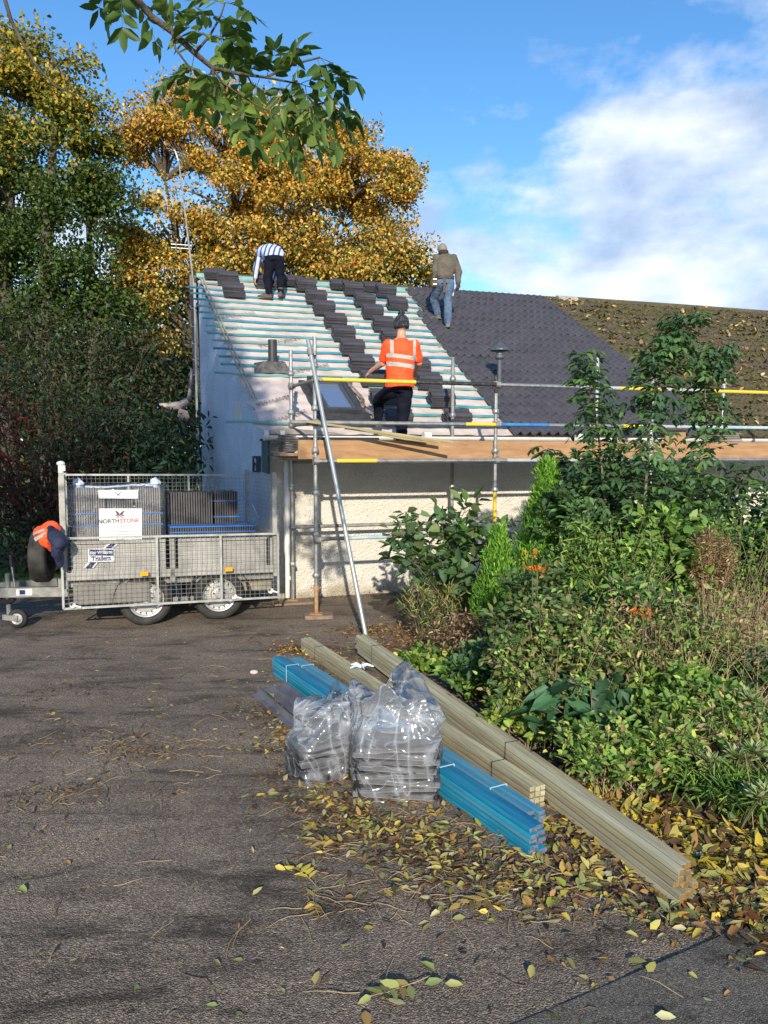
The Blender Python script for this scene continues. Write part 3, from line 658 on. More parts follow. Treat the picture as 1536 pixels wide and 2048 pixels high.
# bracing pole
b = MB(); pa = gr(737, 1298); pb = at(616, 680, 8.86); b.tube([pa, pa.lerp(pb, .5), pb], .0242, 14)
o = b.build('scaffold_pole', [mat('bright_galvanised', (.30, .35, .37), .45, .55, col2=(.44, .47, .44), vscale=4)], None, origin=pa); tag(o, 'long galvanised pole leaning from the ground by the timber up to the left scaffold post', 'scaffold pole')
b = MB(); b.cur = 4; q = pa.lerp(pb, .955); b.tube([q-(pb-pa).normalized()*.04, q+(pb-pa).normalized()*.04], .038, 10); b.box((q+FP0+Z*q.z)/2, (.08, .08, .05)); b.build('swivel_coupler', sc_mats, scaf)
# loose sticks on the guard rails
lt = mat('olive_batten', (.26, .22, .10), .75, col2=(.38, .33, .18), vscale=5, stretch=(.5, 3, 3), bump=.2)
for i, (a, c, lab) in enumerate([((612, 843, 8.8), (905, 884, 9.05), 'longest pale olive batten slanting down from the leaning pole below the skylight'),
                            ((690, 856, 8.95), (880, 884, 9.3), 'second olive batten lying slanted on the platform just below the first one'),
                            ((756, 868, 9.25), (852, 886, 9.4), 'shortest olive batten on the platform beside the man in orange')]):
    b = MB(); pa_, pb_ = at(*a), at(*c); b.bar(pa_, pb_, .05, .024); o = b.build('loose_batten', lt, None, origin=pb_); tag(o, lab, 'batten', 'loose battens on the scaffold platform')

# ================================================================ TILE STACKS ON THE ROOF
def one_tile_mesh():
    b = MB(); L_, W_, th = .375, .245, .015; n = 14; vs = []
    for s_ in (0, 1):
        for i in range(n+1):
            y = -W_/2+W_*i/n; h = .030*(math.exp(-(((y+W_/4)/.045)**2))+math.exp(-(((y-W_/4)/.045)**2)))
            for x in (-L_/2, L_/2): vs.append((x, y, h+(th if s_ else 0)))
    m = 2*(n+1); fs = []
    for i in range(n):
        a = 2*i; fs += [(a, a+2, a+3, a+1), (m+a, m+a+1, m+a+3, m+a+2), (a, m+a, m+a+2, a+2), (a+1, a+3, m+a+3, m+a+1)]
    fs += [(0, 1, m+1, m), (2*n, m+2*n, m+2*n+1, 2*n+1)]
    b.add(vs, fs); o = b.build('roof_tile', tilem, None); me = o.data; bpy.data.objects.remove(o); return me
TILE = one_tile_mesh()
rows = [ (455, 560, 8, 'two-deep stack of dark tiles at the very top left of the stripped roof'), (466, 585, 8, 'dark tile stack just below the topmost left one'),
 (528, 566, 8, 'dark tile stack in front of the man in the striped shirt'),
 (611, 574, 8, 'dark tile stack on the ridge right of the man in the striped shirt'), (631, 598, 8, 'second tile stack down the middle diagonal row'), (647, 620, 8, 'third tile stack down the middle diagonal row'), (669, 646, 8, 'fourth tile stack down the middle diagonal row'),
 (686, 672, 8, 'fifth tile stack down the middle diagonal row, level with the woolly hat'), (703, 700, 8, 'sixth tile stack down the middle diagonal row'), (722, 732, 8, 'seventh tile stack of the middle row, left of the man in orange'),
 (744, 762, 7, 'tile stack under the hand of the man in orange'), (764, 800, 7, 'tile stack behind the legs of the man in orange'), (795, 838, 6, 'lowest tile stack of the middle row, right behind the legs of the man in orange'),
 (705, 581, 8, 'tile stack near the ridge heading the second diagonal row'), (728, 604, 8, 'second stack of the diagonal row above the woolly hat'), (744, 628, 8, 'third stack of the diagonal row above the woolly hat'), (765, 652, 8, 'stack just left of and above the woolly hat'),
 (782, 678, 8, 'stack half hidden behind the woolly hat and left shoulder of the man in orange'), (834, 734, 7, 'stack at the right elbow of the man in orange'), (855, 768, 8, 'stack right of the waist of the man in orange'), (880, 803, 8, 'stack left of the rear scaffold post, above the lowest right one'), (912, 840, 7, 'lowest right tile stack, behind the rear scaffold post near the gutter'),
 (770, 586, 8, 'tile stack nearest the ridge towards the man in jeans'), (793, 611, 8, 'tile stack just below the one nearest the man in jeans') ]
for i, (px, py, nt_, lab) in enumerate(rows):
    u, v = roofpix(px, py+8); p = rp(u, v, .03)
    t = thing('tile_stack', p, lab if len(lab.split()) <= 16 else lab, 'tile stack', 'stacks of new tiles loaded out on the battens')
    rot0 = Matrix((E, GD, RN)).transposed().to_euler()
    for k in range(nt_-1):
        o = bpy.data.objects.new('roof_tile', TILE); COL.objects.link(o); o.parent = t
        sh = random.uniform(-.012, .012); o.location = RN*(.004+k*.0245)+GD*(random.uniform(-.01, .01)+.006*k)+E*sh; o.rotation_euler = rot0
        o.rotation_euler.rotate_axis('Z', random.uniform(-.03, .03))
    if i in (0, 3, 13, 22):    # a shorter second row behind
        for k in range(5):
            o = bpy.data.objects.new('roof_tile', TILE); COL.objects.link(o); o.parent = t
            o.location = RN*(.004+k*.026)-E*.20+E*random.uniform(-.01, .01)+GD*.25; o.rotation_euler = rot0
# old tiles stacked on the platform at the right
c0 = at(1440, 872, 11.0)
t = thing('old_tile_stack', c0-Z*.12, 'untidy stack of reclaimed grey roof tiles below the blue skylight at the right', 'tile stack')
oldt = mat('reclaimed_tile', (.13, .11, .10), .9, col2=(.26, .22, .20), vscale=8, bump=.4)
for k in range(8):
    b = MB(); a = random.uniform(-.1, .1); ax = (E*math.cos(a)+NI*math.sin(a), NI*math.cos(a)-E*math.sin(a), Z); b.box(c0+Z*(-.1+k*.026)+E*random.uniform(-.05, .05), (.42, .34, .017), ax); b.build('roof_tile', oldt, t)
b = MB(); q = at(1350, 872, 10.6); b.box(q, (.34, .03, .16), (E, NI, Z)); o = b.build('timber_offcut', brd, None, origin=q); tag(o, 'short orange timber offcut standing on the platform among the sapling leaves', 'offcut')
# ================================================================ TRAILER
TD = R(22.0); TE = Vector((math.cos(TD), math.sin(TD), 0)); TN = Vector((-math.sin(TD), math.cos(TD), 0))
T0 = Vector((-3.53, 8.155, 0))      # near left corner of the bed
TL = 2.38; TW = 1.58
trl = thing('tipper_trailer', T0, 'galvanised twin axle builder trailer with mesh cage sides, loaded with tiles, parked by the gable', 'trailer')
def tp(s, w, z): return T0+TE*s+TN*w+Z*z
AX = (TE, TN, Z)
def zt(s): return -.018*s      # bed falls slightly to the rear
FLZ = .66; BT = 1.055
def tbox(b, s0, s1, w0, w1, z0, z1):
    b.prism([tp(s0, w0, z0+zt(s0)), tp(s1, w0, z0+zt(s1)), tp(s1, w1, z0+zt(s1)), tp(s0, w1, z0+zt(s0))], Z*(z1-z0))
b = MB(); tbox(b, 0.0, TL, .03, TW, FLZ-.06, FLZ); b.build('floor', alu, trl)
for (s0, s1, nm) in [(.09, 1.10, 'side_board'), (1.24, TL-.10, 'side_board')]:
    b = MB(); tbox(b, s0, s1, .03, .055, FLZ, BT-.03); tbox(b, s0, s1, .012, .03, FLZ+.33, FLZ+.37); tbox(b, s0, s1, .02, .03, FLZ+.02, FLZ+.05); b.build(nm, alu, trl)
b = MB(); tbox(b, .09, TL-.1, TW-.03, TW, FLZ, BT); b.build('side_board', alu, trl)
b = MB(); tbox(b, 0.02, .05, .05, TW-.05, FLZ, BT); b.build('headboard', alu, trl)
b = MB(); tbox(b, TL-.05, TL-.02, .05, TW-.05, FLZ, BT); b.build('tailboard', alu, trl)
for (s, w, h, nm) in [(.02, .0, 1.78, 'corner_post'), (TL, .0, 1.76, 'corner_post'), (1.17, .0, BT, 'stake'), (.02, TW, 1.74, 'corner_post'), (TL, TW, 1.76, 'corner_post')]:
    b = MB(); b.prism([tp(s-.027, w, .5), tp(s+.027, w, .5), tp(s+.027, w+.045, .5), tp(s-.027, w+.045, .5)], Z*(h-.5)); b.build(nm, alu, trl)
b = MB(); b.tube([tp(.02, .02, 1.78), tp(.02, .02, 1.86)], .030, 10); b.ball(tp(.02, .02, 1.88), (.045, .045, .030), 12, 6); b.tube([tp(.05, .0, 1.80), tp(.05, .0, 1.86)], .018, 8); b.build('post_cap', white, trl)
# frames with welded mesh
def mesh_gate(name, P0, DU, DV, LU, LV, nu, nv, frame=.014, wire=.0021, bars=()):
    fr = MB(); c = [P0, P0+DU*LU, P0+DU*LU+DV*LV, P0+DV*LV]; nrm = DU.cross(DV).normalized()
    for a, d in ((0, 1), (1, 2), (2, 3), (3, 0)): fr.bar(c[a], c[d], frame*1.7, frame*1.7, nrm)
    for x in bars: fr.bar(P0+DU*LU*x, P0+DU*LU*x+DV*LV, frame*1.8, frame*1.5, nrm)
    f = fr.build(name, mat('gate_zinc', (.30, .31, .30), .55, .3, col2=(.46, .47, .44), vscale=10), trl)
    w = MB()
    for i in range(1, nu): w.tube([P0+DU*LU*i/nu, P0+DU*LU*i/nu+DV*LV], wire, 4, False)
    for j in range(1, nv): w.tube([P0+DV*LV*j/nv+nrm*wire*2, P0+DV*LV*j/nv+DU*LU+nrm*wire*2], wire, 4, False)
    w.build('wire_mesh', mat('mesh_zinc', (.30, .31, .29), .55, .3), f); return f
pl_ = tp(0, -.055, 1.068); pr_ = tp(TL+.02, -.055, 1.025); du = (pr_-pl_).normalized()
lo = at(118, 1220, tp(0, -.07, 0).y)
mesh_gate('dropped_side_gate', pl_, du, Vector((0, 0, -1)), (pr_-pl_).length, .775, 42, 15, bars=(.415, .715))
mesh_gate('rear_side_gate', tp(.02, TW+.01, BT), (tp(TL, TW, 0)-tp(0, TW, 0)).normalized()-Z*.012, Z, TL-.02, .66, 44, 13, bars=(.33, .66))
mesh_gate('tail_gate', tp(TL+.01, .04, BT-.04), TN, Z, TW-.05, .70, 24, 13)
mesh_gate('head_gate', tp(.0, .06, BT), TN, Z, TW-.08, .66, 24, 12)
# latches
for (s, z_) in [(.09, .33), (1.86, .30), (2.3, .34)]:
    b = MB(); q = tp(s, -.08, z_); b.lathe(q, TN, [(.035, -.01), (.035, .02), (.015, .03)], 12); b.tube([q, q+TE*.09-Z*.03], .012, 6); b.build('latch', white, trl)
# chassis
b = MB(); tbox(b, -.05, TL, .10, .18, .50, FLZ-.06); b.build('chassis_rail', galvd, trl)
b = MB(); tbox(b, -.05, TL, TW-.2, TW-.12, .50, FLZ-.06); b.build('chassis_rail', galvd, trl)
b = MB(); tbox(b, .0, TL, .0, .03, FLZ-.07, FLZ+.02); b.build('edge_rail', alu, trl)
b = MB(); tbox(b, .10, .92, .04, .50, .30, .53); b.build('tool_locker', mat('dirty_grey_locker', (.16, .155, .14), .8, col2=(.24, .23, .20), vscale=5), trl, bevel=.02)
b = MB(); tbox(b, 2.0, TL, .20, 1.3, .34, .56); b.build('rear_crossmember', mat('muddy_steel', (.20, .18, .13), .85, col2=(.32, .29, .22), vscale=9), trl)
WH = [gr(296, 1257), gr(445, 1246)]
for i, wp in enumerate(WH):
    s = (wp-T0).dot(TE); r = .302
    for side, w in ((0, .06), (1, TW-.22)):
        c = tp(s, w, r)
        wb = MB(); wb.lathe(c, TN, [(.20, .0), (.245, -.012), (.28, .0), (.298, .025), (.302, .05), (.302, .13), (.298, .155), (.27, .175), (.2, .175)], 40, closed=True)
        for k in range(3): wb.lathe(c+TN*(.055+.03*k), TN, [(.3035, 0), (.3035, .016)], 40)
        w_o = wb.build('wheel', rubber, trl, smooth=True)
        rb = MB(); rb.lathe(c, TN, [(.205, .0), (.200, .012), (.185, .02), (.178, .05), (.150, .055), (.140, .025), (.105, .022), (.085, .04), (.05, .035), (.045, .0), (.03, -.012), (0, -.012)], 36)
        rb.build('rim', mat('wheel_silver', (.50, .50, .48), .4, .5, col2=(.62, .61, .58), vscale=6), w_o, smooth=False)
        if side == 0:
            hb = MB()
            for k in range(16):
                a = 2*math.pi*k/16; q = c+TE*math.cos(a)*.163+Z*math.sin(a)*.163+TN*.049; hb.lathe(q, TN, [(0, -.0), (.011, -.0), (.011, .004)], 8)
            for k in range(5):
                a = 2*math.pi*k/5+.3; q = c+TE*math.cos(a)*.068+Z*math.sin(a)*.068+TN*.012; hb.lathe(q, TN, [(0, 0), (.010, .002), (.010, .02)], 6)
            hb.build('rim_hole', dplas, w_o)
    fb_ = MB(); pts = [tp(s+.37*math.cos(a), .0, r+.37*math.sin(a)) for a in [math.pi*(-.06+1.12*k/14) for k in range(15)]]
    for w0 in (0.035,):
        vs = []
        for q in pts: vs += [q+TN*w0, q+TN*(w0+.24)]
        fb_.add(vs, [(2*k, 2*k+1, 2*k+3, 2*k+2) for k in range(14)])
    o = fb_.build('mudguard', dplas, trl); o.modifiers.new('s', 'SOLIDIFY').thickness = .012
b = MB(); q = [(WH[i]-T0).dot(TE) for i in (0, 1)]; tbox(b, q[0]+.02, q[1]-.02, .1, .14, .27, .33); b.build('beam_axle', galvd, trl)
for (s, z_) in [(.85, .635), (1.80, .630)]:
    b = MB(); c = tp(s, -.085, z_); b.box(c, (.085, .03, .045), AX); b.build('side_marker_lamp', mat('amber_lens', (.85, .36, .01), .3), trl)
# decals on the boards
navy = mat('navy_decal', (.012, .022, .10), .45); wdec = mat('white_decal', (.72, .74, .76), .45)
def decal(px0, py0, px1, py1, w=.008):
    n = TN; p_ = T0+TN*w; return on_plane(px0, py1, p_, n), on_plane(px1, py1, p_, n), on_plane(px1, py0, p_, n), on_plane(px0, py0, p_, n)
q = decal(176, 1097, 229, 1124); xd = TE
b = MB(); b.prism(q, -TN*.004); plate = b.build('trailer_decal', wdec, trl, bevel=.0)
i_ = [q[0]+TE*.012+Z*.006, q[1]-TE*.012+Z*.006, q[2]-TE*.012-Z*.01, q[3]+TE*.012-Z*.01]; mid = .5
b = MB(); up0 = i_[0].lerp(i_[3], .50); up1 = i_[1].lerp(i_[2], .50); b.prism([up0-TN*.005, up1-TN*.005, i_[2]-TN*.005, i_[3]-TN*.005], -TN*.002); b.build('decal_band', navy, plate)
cu = (up0+up1+i_[2]+i_[3])/4-TN*.008; cl = (up0+up1+i_[0]+i_[1])/4-TN*.006
text('lettering', 'Ifor Williams', .050, wdec, plate, cu, TE, Z, .001, bold=.0012, space=.92); text('lettering', 'Trailers', .070, navy, plate, cl, TE, Z, .001, bold=.0015, space=.95)
for (pa_, pb_) in [((206, 1096, 236, 1088), None), ((166, 1136, 196, 1125), None)]:
    x0, y0, x1, y1 = pa_; p_ = T0+TN*.008
    f = lambda x, y: on_plane(x, y, p_, TN)
    b = MB(); b.prism([f(x0, y0), f(x1-9, y0), f(x1, y1), f(x0+9, y1)], -TN*.003); o = b.build('decal_stripe', wdec, plate)
    b = MB(); b.prism([f(x0+5, y0)-TN*.004, f(x1-13, y0)-TN*.004, f(x1-4, y1)-TN*.004, f(x0+14, y1)-TN*.004], -TN*.002); b.build('decal_stripe', navy, plate)
# drawbar, jockey wheel, handbrake
def dpnt(s, w, z): return tp(-s, w, z)
b = MB(); b.bar(dpnt(1.5, TW/2, .42), dpnt(-.05, TW/2-.35, .40), .08, .11); b.build('drawbar', galvd, trl)
b = MB(); b.bar(dpnt(1.5, TW/2, .42), dpnt(-.05, TW/2+.35, .40), .08, .11); b.build('drawbar', galvd, trl)
cen = at(60, 1207, 8.6)
b = MB(); bx = (dpnt(-.05, TW/2-.35, .40)-dpnt(1.5, TW/2, .42)).normalized(); q = dpnt(.42, TW/2-.24, .41); 
b.box(q-TN*.045+Z*.0, (.17, .004, .075), (bx, bx.cross(Z)*-1, Z)); b.build('data_plate', wdec, trl)
b = MB(); b.box(q-TN*.048+Z*.0+bx*-.02, (.06, .004, .05), (bx, bx.cross(Z)*-1, Z)); b.build('data_plate_print', navy, trl)
jc = at(36, 1241, 8.45)
b = MB(); b.tube([(jc.x-.13, jc.y+.06, .12), (jc.x-.13, jc.y+.06, .62)], .028, 10); b.bar((jc.x-.16, jc.y-.02, .13), (jc.x+.02, jc.y-.04, .115), .03, .06); b.build('jockey_stem', galvd, trl)
b = MB(); b.lathe((jc.x, jc.y-.03, .11), (0, 1, 0), [(.065, 0), (.10, .0), (.11, .012), (.11, .05), (.10, .062), (.065, .062)], 24, closed=True); jw = b.build('jockey_wheel', rubber, trl, smooth=True)
b = MB(); b.lathe((jc.x, jc.y-.028, .11), (0, 1, 0), [(.066, 0), (.05, .01), (.03, -.008), (0, -.008)], 20); b.build('rim', mat('wheel_silver', (0, 0, 0)), jw)
b = MB(); hb0 = at(22, 1192, 8.6); b.tube([hb0, at(30, 1176, 8.6), at(26, 1150, 8.6), at(22, 1120, 8.6)], .013, 8); b.cur = 1; b.tube([at(23, 1134, 8.6), at(21, 1110, 8.6)], .019, 8); b.build('handbrake_lever', [galv, dplas], trl)
b = MB(); pts = []
for i in range(140):
    a = i*.9; t_ = i/139; c = at(-6+36*t_, 1196+8*math.sin(t_*math.pi), 8.5); pts.append(c+Vector((.0, .028*math.cos(a), .035*math.sin(a)+.0)))
b.tube(pts, .007, 5); b.build('coiled_cable', dplas, trl)
# spare wheel at the front
sc_ = at(85, 1112, 8.42); b = MB(); axd = (TE*.97-TN*.2).normalized(); b.lathe(sc_-axd*.09, axd, [(.18, 0), (.25, -.004), (.282, .006), (.291, .022), (.293, .05), (.293, .13), (.291, .158), (.282, .174), (.25, .184), (.18, .18)], 36, closed=True)
for k in range(4): b.lathe(sc_-axd*(.055-.033*k), axd, [(.296, 0), (.296, .020)], 36)
sw = b.build('spare_wheel', rubber, trl, smooth=True); b = MB(); b.lathe(sc_, axd, [(.185, -.05), (.15, 0), (.0, .01)], 24); b.build('rim', mat('wheel_silver', (0, 0, 0)), sw)
# ---------------- load
tg = mat('packed_tile', (.15, .145, .145), .7, col2=(.24, .23, .225), vscale=6, bump=.3, bscale=50); tdk = mat('dark_packed_tile', (.045, .043, .045), .65, col2=(.085, .08, .08), vscale=6, bump=.3, bscale=50)
strapm = mat('blue_strap', (.03, .14, .42), .4); wrap = None
def film(name, haze=.06, zhaze=None, bump=.4, bs=5.0, rough=.15, streak=.5):
    if name in MATS: return MATS[name]
    m = bpy.data.materials.new(name); m.use_nodes = True; t = m.node_tree; t.nodes.remove(t.nodes['Principled BSDF']); L = t.links.new
    tc = t.nodes.new('ShaderNodeTexCoord'); o = tc.outputs['Object']
    def ridge(sc, dist, det, st=(1, 1, 1)):
        mp = t.nodes.new('ShaderNodeMapping'); mp.inputs['Scale'].default_value = st; L(o, mp.inputs[0])
        n = N(t, 'ShaderNodeTexNoise', Scale=float(sc), Detail=float(det), Roughness=.5, Distortion=dist); L(mp.outputs[0], n.inputs[0])
        return M(t, 'SUBTRACT', 1.0, M(t, 'MULTIPLY', M(t, 'ABSOLUTE', M(t, 'SUBTRACT', n.outputs[0], .5)), 4.0), True)
    r1 = ridge(bs, .7, 2, (1, 1, .6)); r2 = ridge(bs*2.3, .5, 1, (.5, 1, 1.6))
    h = M(t, 'ADD', M(t, 'POWER', r1, 2.0), M(t, 'MULTIPLY', M(t, 'POWER', r2, 3.0), .4))
    bp = t.nodes.new('ShaderNodeBump'); bp.inputs['Strength'].default_value = bump; bp.inputs['Distance'].default_value = .03; L(h, bp.inputs['Height'])
    g = t.nodes.new('ShaderNodeBsdfGlossy'); g.inputs['Roughness'].default_value = rough; g.inputs['Color'].default_value = (1, .98, .95, 1); L(bp.outputs[0], g.inputs['Normal'])
    tr = t.nodes.new('ShaderNodeBsdfTransparent'); df = t.nodes.new('ShaderNodeBsdfDiffuse'); df.inputs['Color'].default_value = (.74, .80, .88, 1); L(bp.outputs[0], df.inputs['Normal'])
    tl = t.nodes.new('ShaderNodeBsdfTranslucent'); tl.inputs['Color'].default_value = (.74, .80, .88, 1); dd = t.nodes.new('ShaderNodeMixShader'); dd.inputs[0].default_value = .4; L(df.outputs[0], dd.inputs[1]); L(tl.outputs[0], dd.inputs[2])
    fr = N(t, 'ShaderNodeFresnel'); fr.inputs['IOR'].default_value = 1.4; L(bp.outputs[0], fr.inputs['Normal'])
    hz = M(t, 'ADD', M(t, 'MULTIPLY', M(t, 'POWER', r1, 14.0), streak), M(t, 'ADD', M(t, 'MULTIPLY', M(t, 'POWER', r2, 16.0), streak*.8), haze))  # whitened crease lines are highlights painted into the film, over its even haze
    if zhaze:
        s_ = t.nodes.new('ShaderNodeSeparateXYZ'); L(o, s_.inputs[0]); mr = t.nodes.new('ShaderNodeMapRange'); mr.inputs['From Min'].default_value = zhaze-.06; mr.inputs['From Max'].default_value = zhaze+.06; mr.inputs['To Max'].default_value = .20; L(s_.outputs[2], mr.inputs['Value']); hz = M(t, 'ADD', hz, mr.outputs[0])
    m1 = t.nodes.new('ShaderNodeMixShader'); L(M(t, 'ADD', hz, 0.0, True), m1.inputs[0]); L(tr.outputs[0], m1.inputs[1]); L(dd.outputs[0], m1.inputs[2])
    m2 = t.nodes.new('ShaderNodeMixShader'); L(M(t, 'ADD', M(t, 'MULTIPLY', fr.outputs[0], .9), .02, True), m2.inputs[0]); L(m1.outputs[0], m2.inputs[1]); L(g.outputs[0], m2.inputs[2])
    L(m2.outputs[0], t.nodes['Material Output'].inputs[0]); MATS[name] = m; return m
def tile_pack(root, s0, s1, w0, w1, z0, z1, m_, pitch=.026):
    n = int((s1-s0)/pitch); b = MB()
    for i in range(n):
        a = s0+i*pitch; dz = random.uniform(-.006, .006); dw = random.uniform(0, .008); tbox(b, a, a+pitch*.62, w0+dw, w1, z0, z1+dz)
    return b.build('packed_tiles', m_, root)
pk = thing('tile_pallet', tp(.2, .3, FLZ), 'shrink-wrapped pallet of grey roof tiles with a printed white card, front half of the trailer', 'tile pack')
wp = .30
s0 = (on_plane(143, 1040, T0+TN*wp, TN)-T0).dot(TE); s1 = (on_plane(325, 1040, T0+TN*wp, TN)-T0).dot(TE); sm0, sm1 = s0+(s1-s0)*.38, s0+(s1-s0)*.70
ztop = on_plane(200, 974, T0+TN*wp, TN).z
tile_pack(pk, s0, sm0, wp, wp+.42, FLZ+.03, ztop, tg); tile_pack(pk, sm1, s1, wp, wp+.42, FLZ+.03, ztop, tg); tile_pack(pk, sm0+.01, sm1-.01, wp+.03, wp+.42, FLZ+.03, ztop-.05, tg)
for z_ in (1.17, 1.30):
    b = MB(); tbox(b, s0-.006, s1+.006, wp-.006, wp+.43, z_, z_+.014); b.build('strap', strapm, pk)
P = T0+TN*(wp-.02)
def quad(x0, y0, x1, y1, off=0): return [on_plane(x, y, P, TN)-TN*off for x, y in ((x0, y1), (x1, y1), (x1, y0), (x0, y0))]
b = MB(); b.prism(quad(198, 1017, 284, 1082), -TN*.004); card = b.build('printed_card', wdec, pk)
b = MB(); b.prism(quad(197, 980, 276, 997), -TN*.004); b.build('printed_card', wdec, pk)
red = mat('red_print', (.55, .02, .03), .5); inkb = mat('black_print', (.02, .02, .03), .5)
cn = on_plane(240, 1042, P, TN)-TN*.006
sz = .066
text('lettering', 'NORTH', sz, inkb, card, cn-TE*.006, TE, Z, .001, 'RIGHT', bold=.0012); text('lettering', 'STONE', sz, red, card, cn-TE*.000, TE, Z, .001, 'LEFT', bold=.0012)
def strip(poly, m_, nm='logo'): b = MB(); b.prism([on_plane(x, y, P, TN)-TN*.006 for x, y in poly], -TN*.001); b.build(nm, m_, card)
strip([(229, 1022), (234, 1022), (239, 1027), (239, 1030), (236, 1030)], inkb); strip([(229, 1032), (234, 1032), (238, 1029), (236, 1027)], inkb)
strip([(250, 1022), (245, 1022), (240, 1027), (240, 1030), (243, 1030)], inkb); strip([(250, 1032), (245, 1032), (241, 1029), (243, 1027)], inkb)
strip([(232, 1036), (239.5, 1029), (247, 1036), (244, 1036), (239.5, 1032), (235, 1036)], red)
strip([(229, 984), (231, 984), (236, 989), (241, 984), (243, 984), (236, 992)], inkb)
for k, (y, x0, x1) in enumerate([(1053, 208, 275), (1058, 216, 272), (1063, 210, 276), (1069, 205, 273), (1078, 232, 250)]): strip([(x0, y+1), (x1, y), (x1, y-1.1), (x0, y)], mat('grey_print', (.22, .24, .28), .6), 'small_print')
# film around the pack: slightly inflated box, knotted at the top corners
def film_box(root, s0, s1, w0, w1, z0, z1, pad=.025):
    b = MB(); n = 22; vs = []; prof_ = [(z0, 0), (z0+.1, .012), ((z0+z1)/2, .004), (z1-.06, .012), (z1+.012, .0), (z1+.03, -.10)]
    ring = []
    per = [(s0, w0), (s1, w0), (s1, w1), (s0, w1)]
    for z_, e_ in prof_:
        for a in range(4):
            (xa, ya), (xb, yb) = per[a], per[(a+1) % 4]
            for k in range(n):
                t_ = k/n; x = xa+(xb-xa)*t_; y = ya+(yb-ya)*t_; cx, cy = (s0+s1)/2, (w0+w1)/2
                o_ = pad+e_+.012*mnoise.noise((x*9, y*9, z_*5)); sx_ = 1+o_/((s1-s0)/2) if True else 1; sy_ = 1+o_/((w1-w0)/2)
                vs.append(tp(cx+(x-cx)*sx_, cy+(y-cy)*sy_, z_+.012*mnoise.noise((x*14, y*14, 3)) if e_ >= 0 else z_+.02*mnoise.noise((x*20, y*20, 1))))
    m_ = 4*n; fs = [(r_*m_+k, r_*m_+(k+1) % m_, (r_+1)*m_+(k+1) % m_, (r_+1)*m_+k) for r_ in range(len(prof_)-1) for k in range(m_)]
    b.add(vs, fs); return b.build('plastic_film', film('trailer_film', .05, None, .2, 5, .15, .04), root, smooth=True)
film_box(pk, s0, s1, wp, wp+.42, FLZ+.04, ztop)
hz = mat('bunched_film', (.42, .52, .66), .25, col2=(.58, .66, .76), vscale=20, bump=.8, bscale=30)
for (x, y) in ((156, 970), (310, 968)):
    b = MB(); c = on_plane(x, y, T0+TN*(wp+.1), TN); b.tube([c-Z*.04, c+Z*.01+TE*.01, c+Z*.07-TE*.02], [.05, .065, .035], 7); o = b.build('film_tuft', hz, pk)
b = MB(); c = on_plane(170, 974, T0+TN*(wp+.05), TN); c2 = on_plane(305, 970, T0+TN*(wp+.05), TN); b.tube([c, c.lerp(c2, .3)-Z*.01, c.lerp(c2, .7)+Z*.006, c2], [.018, .012, .014, .02], 6); b.build('film_fold', hz, pk)
pk2 = thing('tile_pallet', tp(1.25, .3, FLZ), 'unwrapped dark ribbed tiles stood on edge with blue straps, rear half of the trailer', 'tile pack')
a0 = (on_plane(337, 1040, T0+TN*.5, TN)-T0).dot(TE); a1 = (on_plane(431, 1040, T0+TN*.5, TN)-T0).dot(TE); a2 = (on_plane(479, 1040, T0+TN*.6, TN)-T0).dot(TE); a3 = (on_plane(508, 1040, T0+TN*.2, TN)-T0).dot(TE)
zz = on_plane(400, 980, T0+TN*.5, TN).z
tile_pack(pk2, a0, a1, .50, .92, FLZ+.03, zz, tdk, .030); tile_pack(pk2, a1+.01, a2, .60, 1.0, FLZ+.03, zz, tdk, .030)
b = MB(); tbox(b, a1-.3, a2, .594, 1.005, 1.22, 1.236); tbox(b, a1-.3, a2, .594, 1.005, zz-.12, zz-.11); b.build('strap', strapm, pk2)
pk3 = thing('tile_pallet', tp(1.3, .15, FLZ), 'low front row of dark ribbed tiles with a bright blue strap, rear of the trailer', 'tile pack')
z3 = on_plane(400, 1049, T0+TN*.2, TN).z
a0 = (on_plane(339, 1040, T0+TN*.2, TN)-T0).dot(TE)
tile_pack(pk3, a0, a3, .14, .40, FLZ+.03, z3, tdk, .028)
b = MB(); tbox(b, a0-.005, a3+.005, .134, .41, z3-.065, z3-.05); b.build('strap', strapm, pk3); b = MB(); tbox(b, a0-.005, a3+.005, .134, .41, z3, z3+.016); b.build('strap', strapm, pk3)
b = MB(); b.tube([tp(a3, .3, z3+.02), tp(a3+.08, .3, z3+.05), tp(a3+.02, .35, z3+.2), tp(a3-.10, .4, z3+.33)], .006, 5); b.build('loose_strap', strapm, pk3)
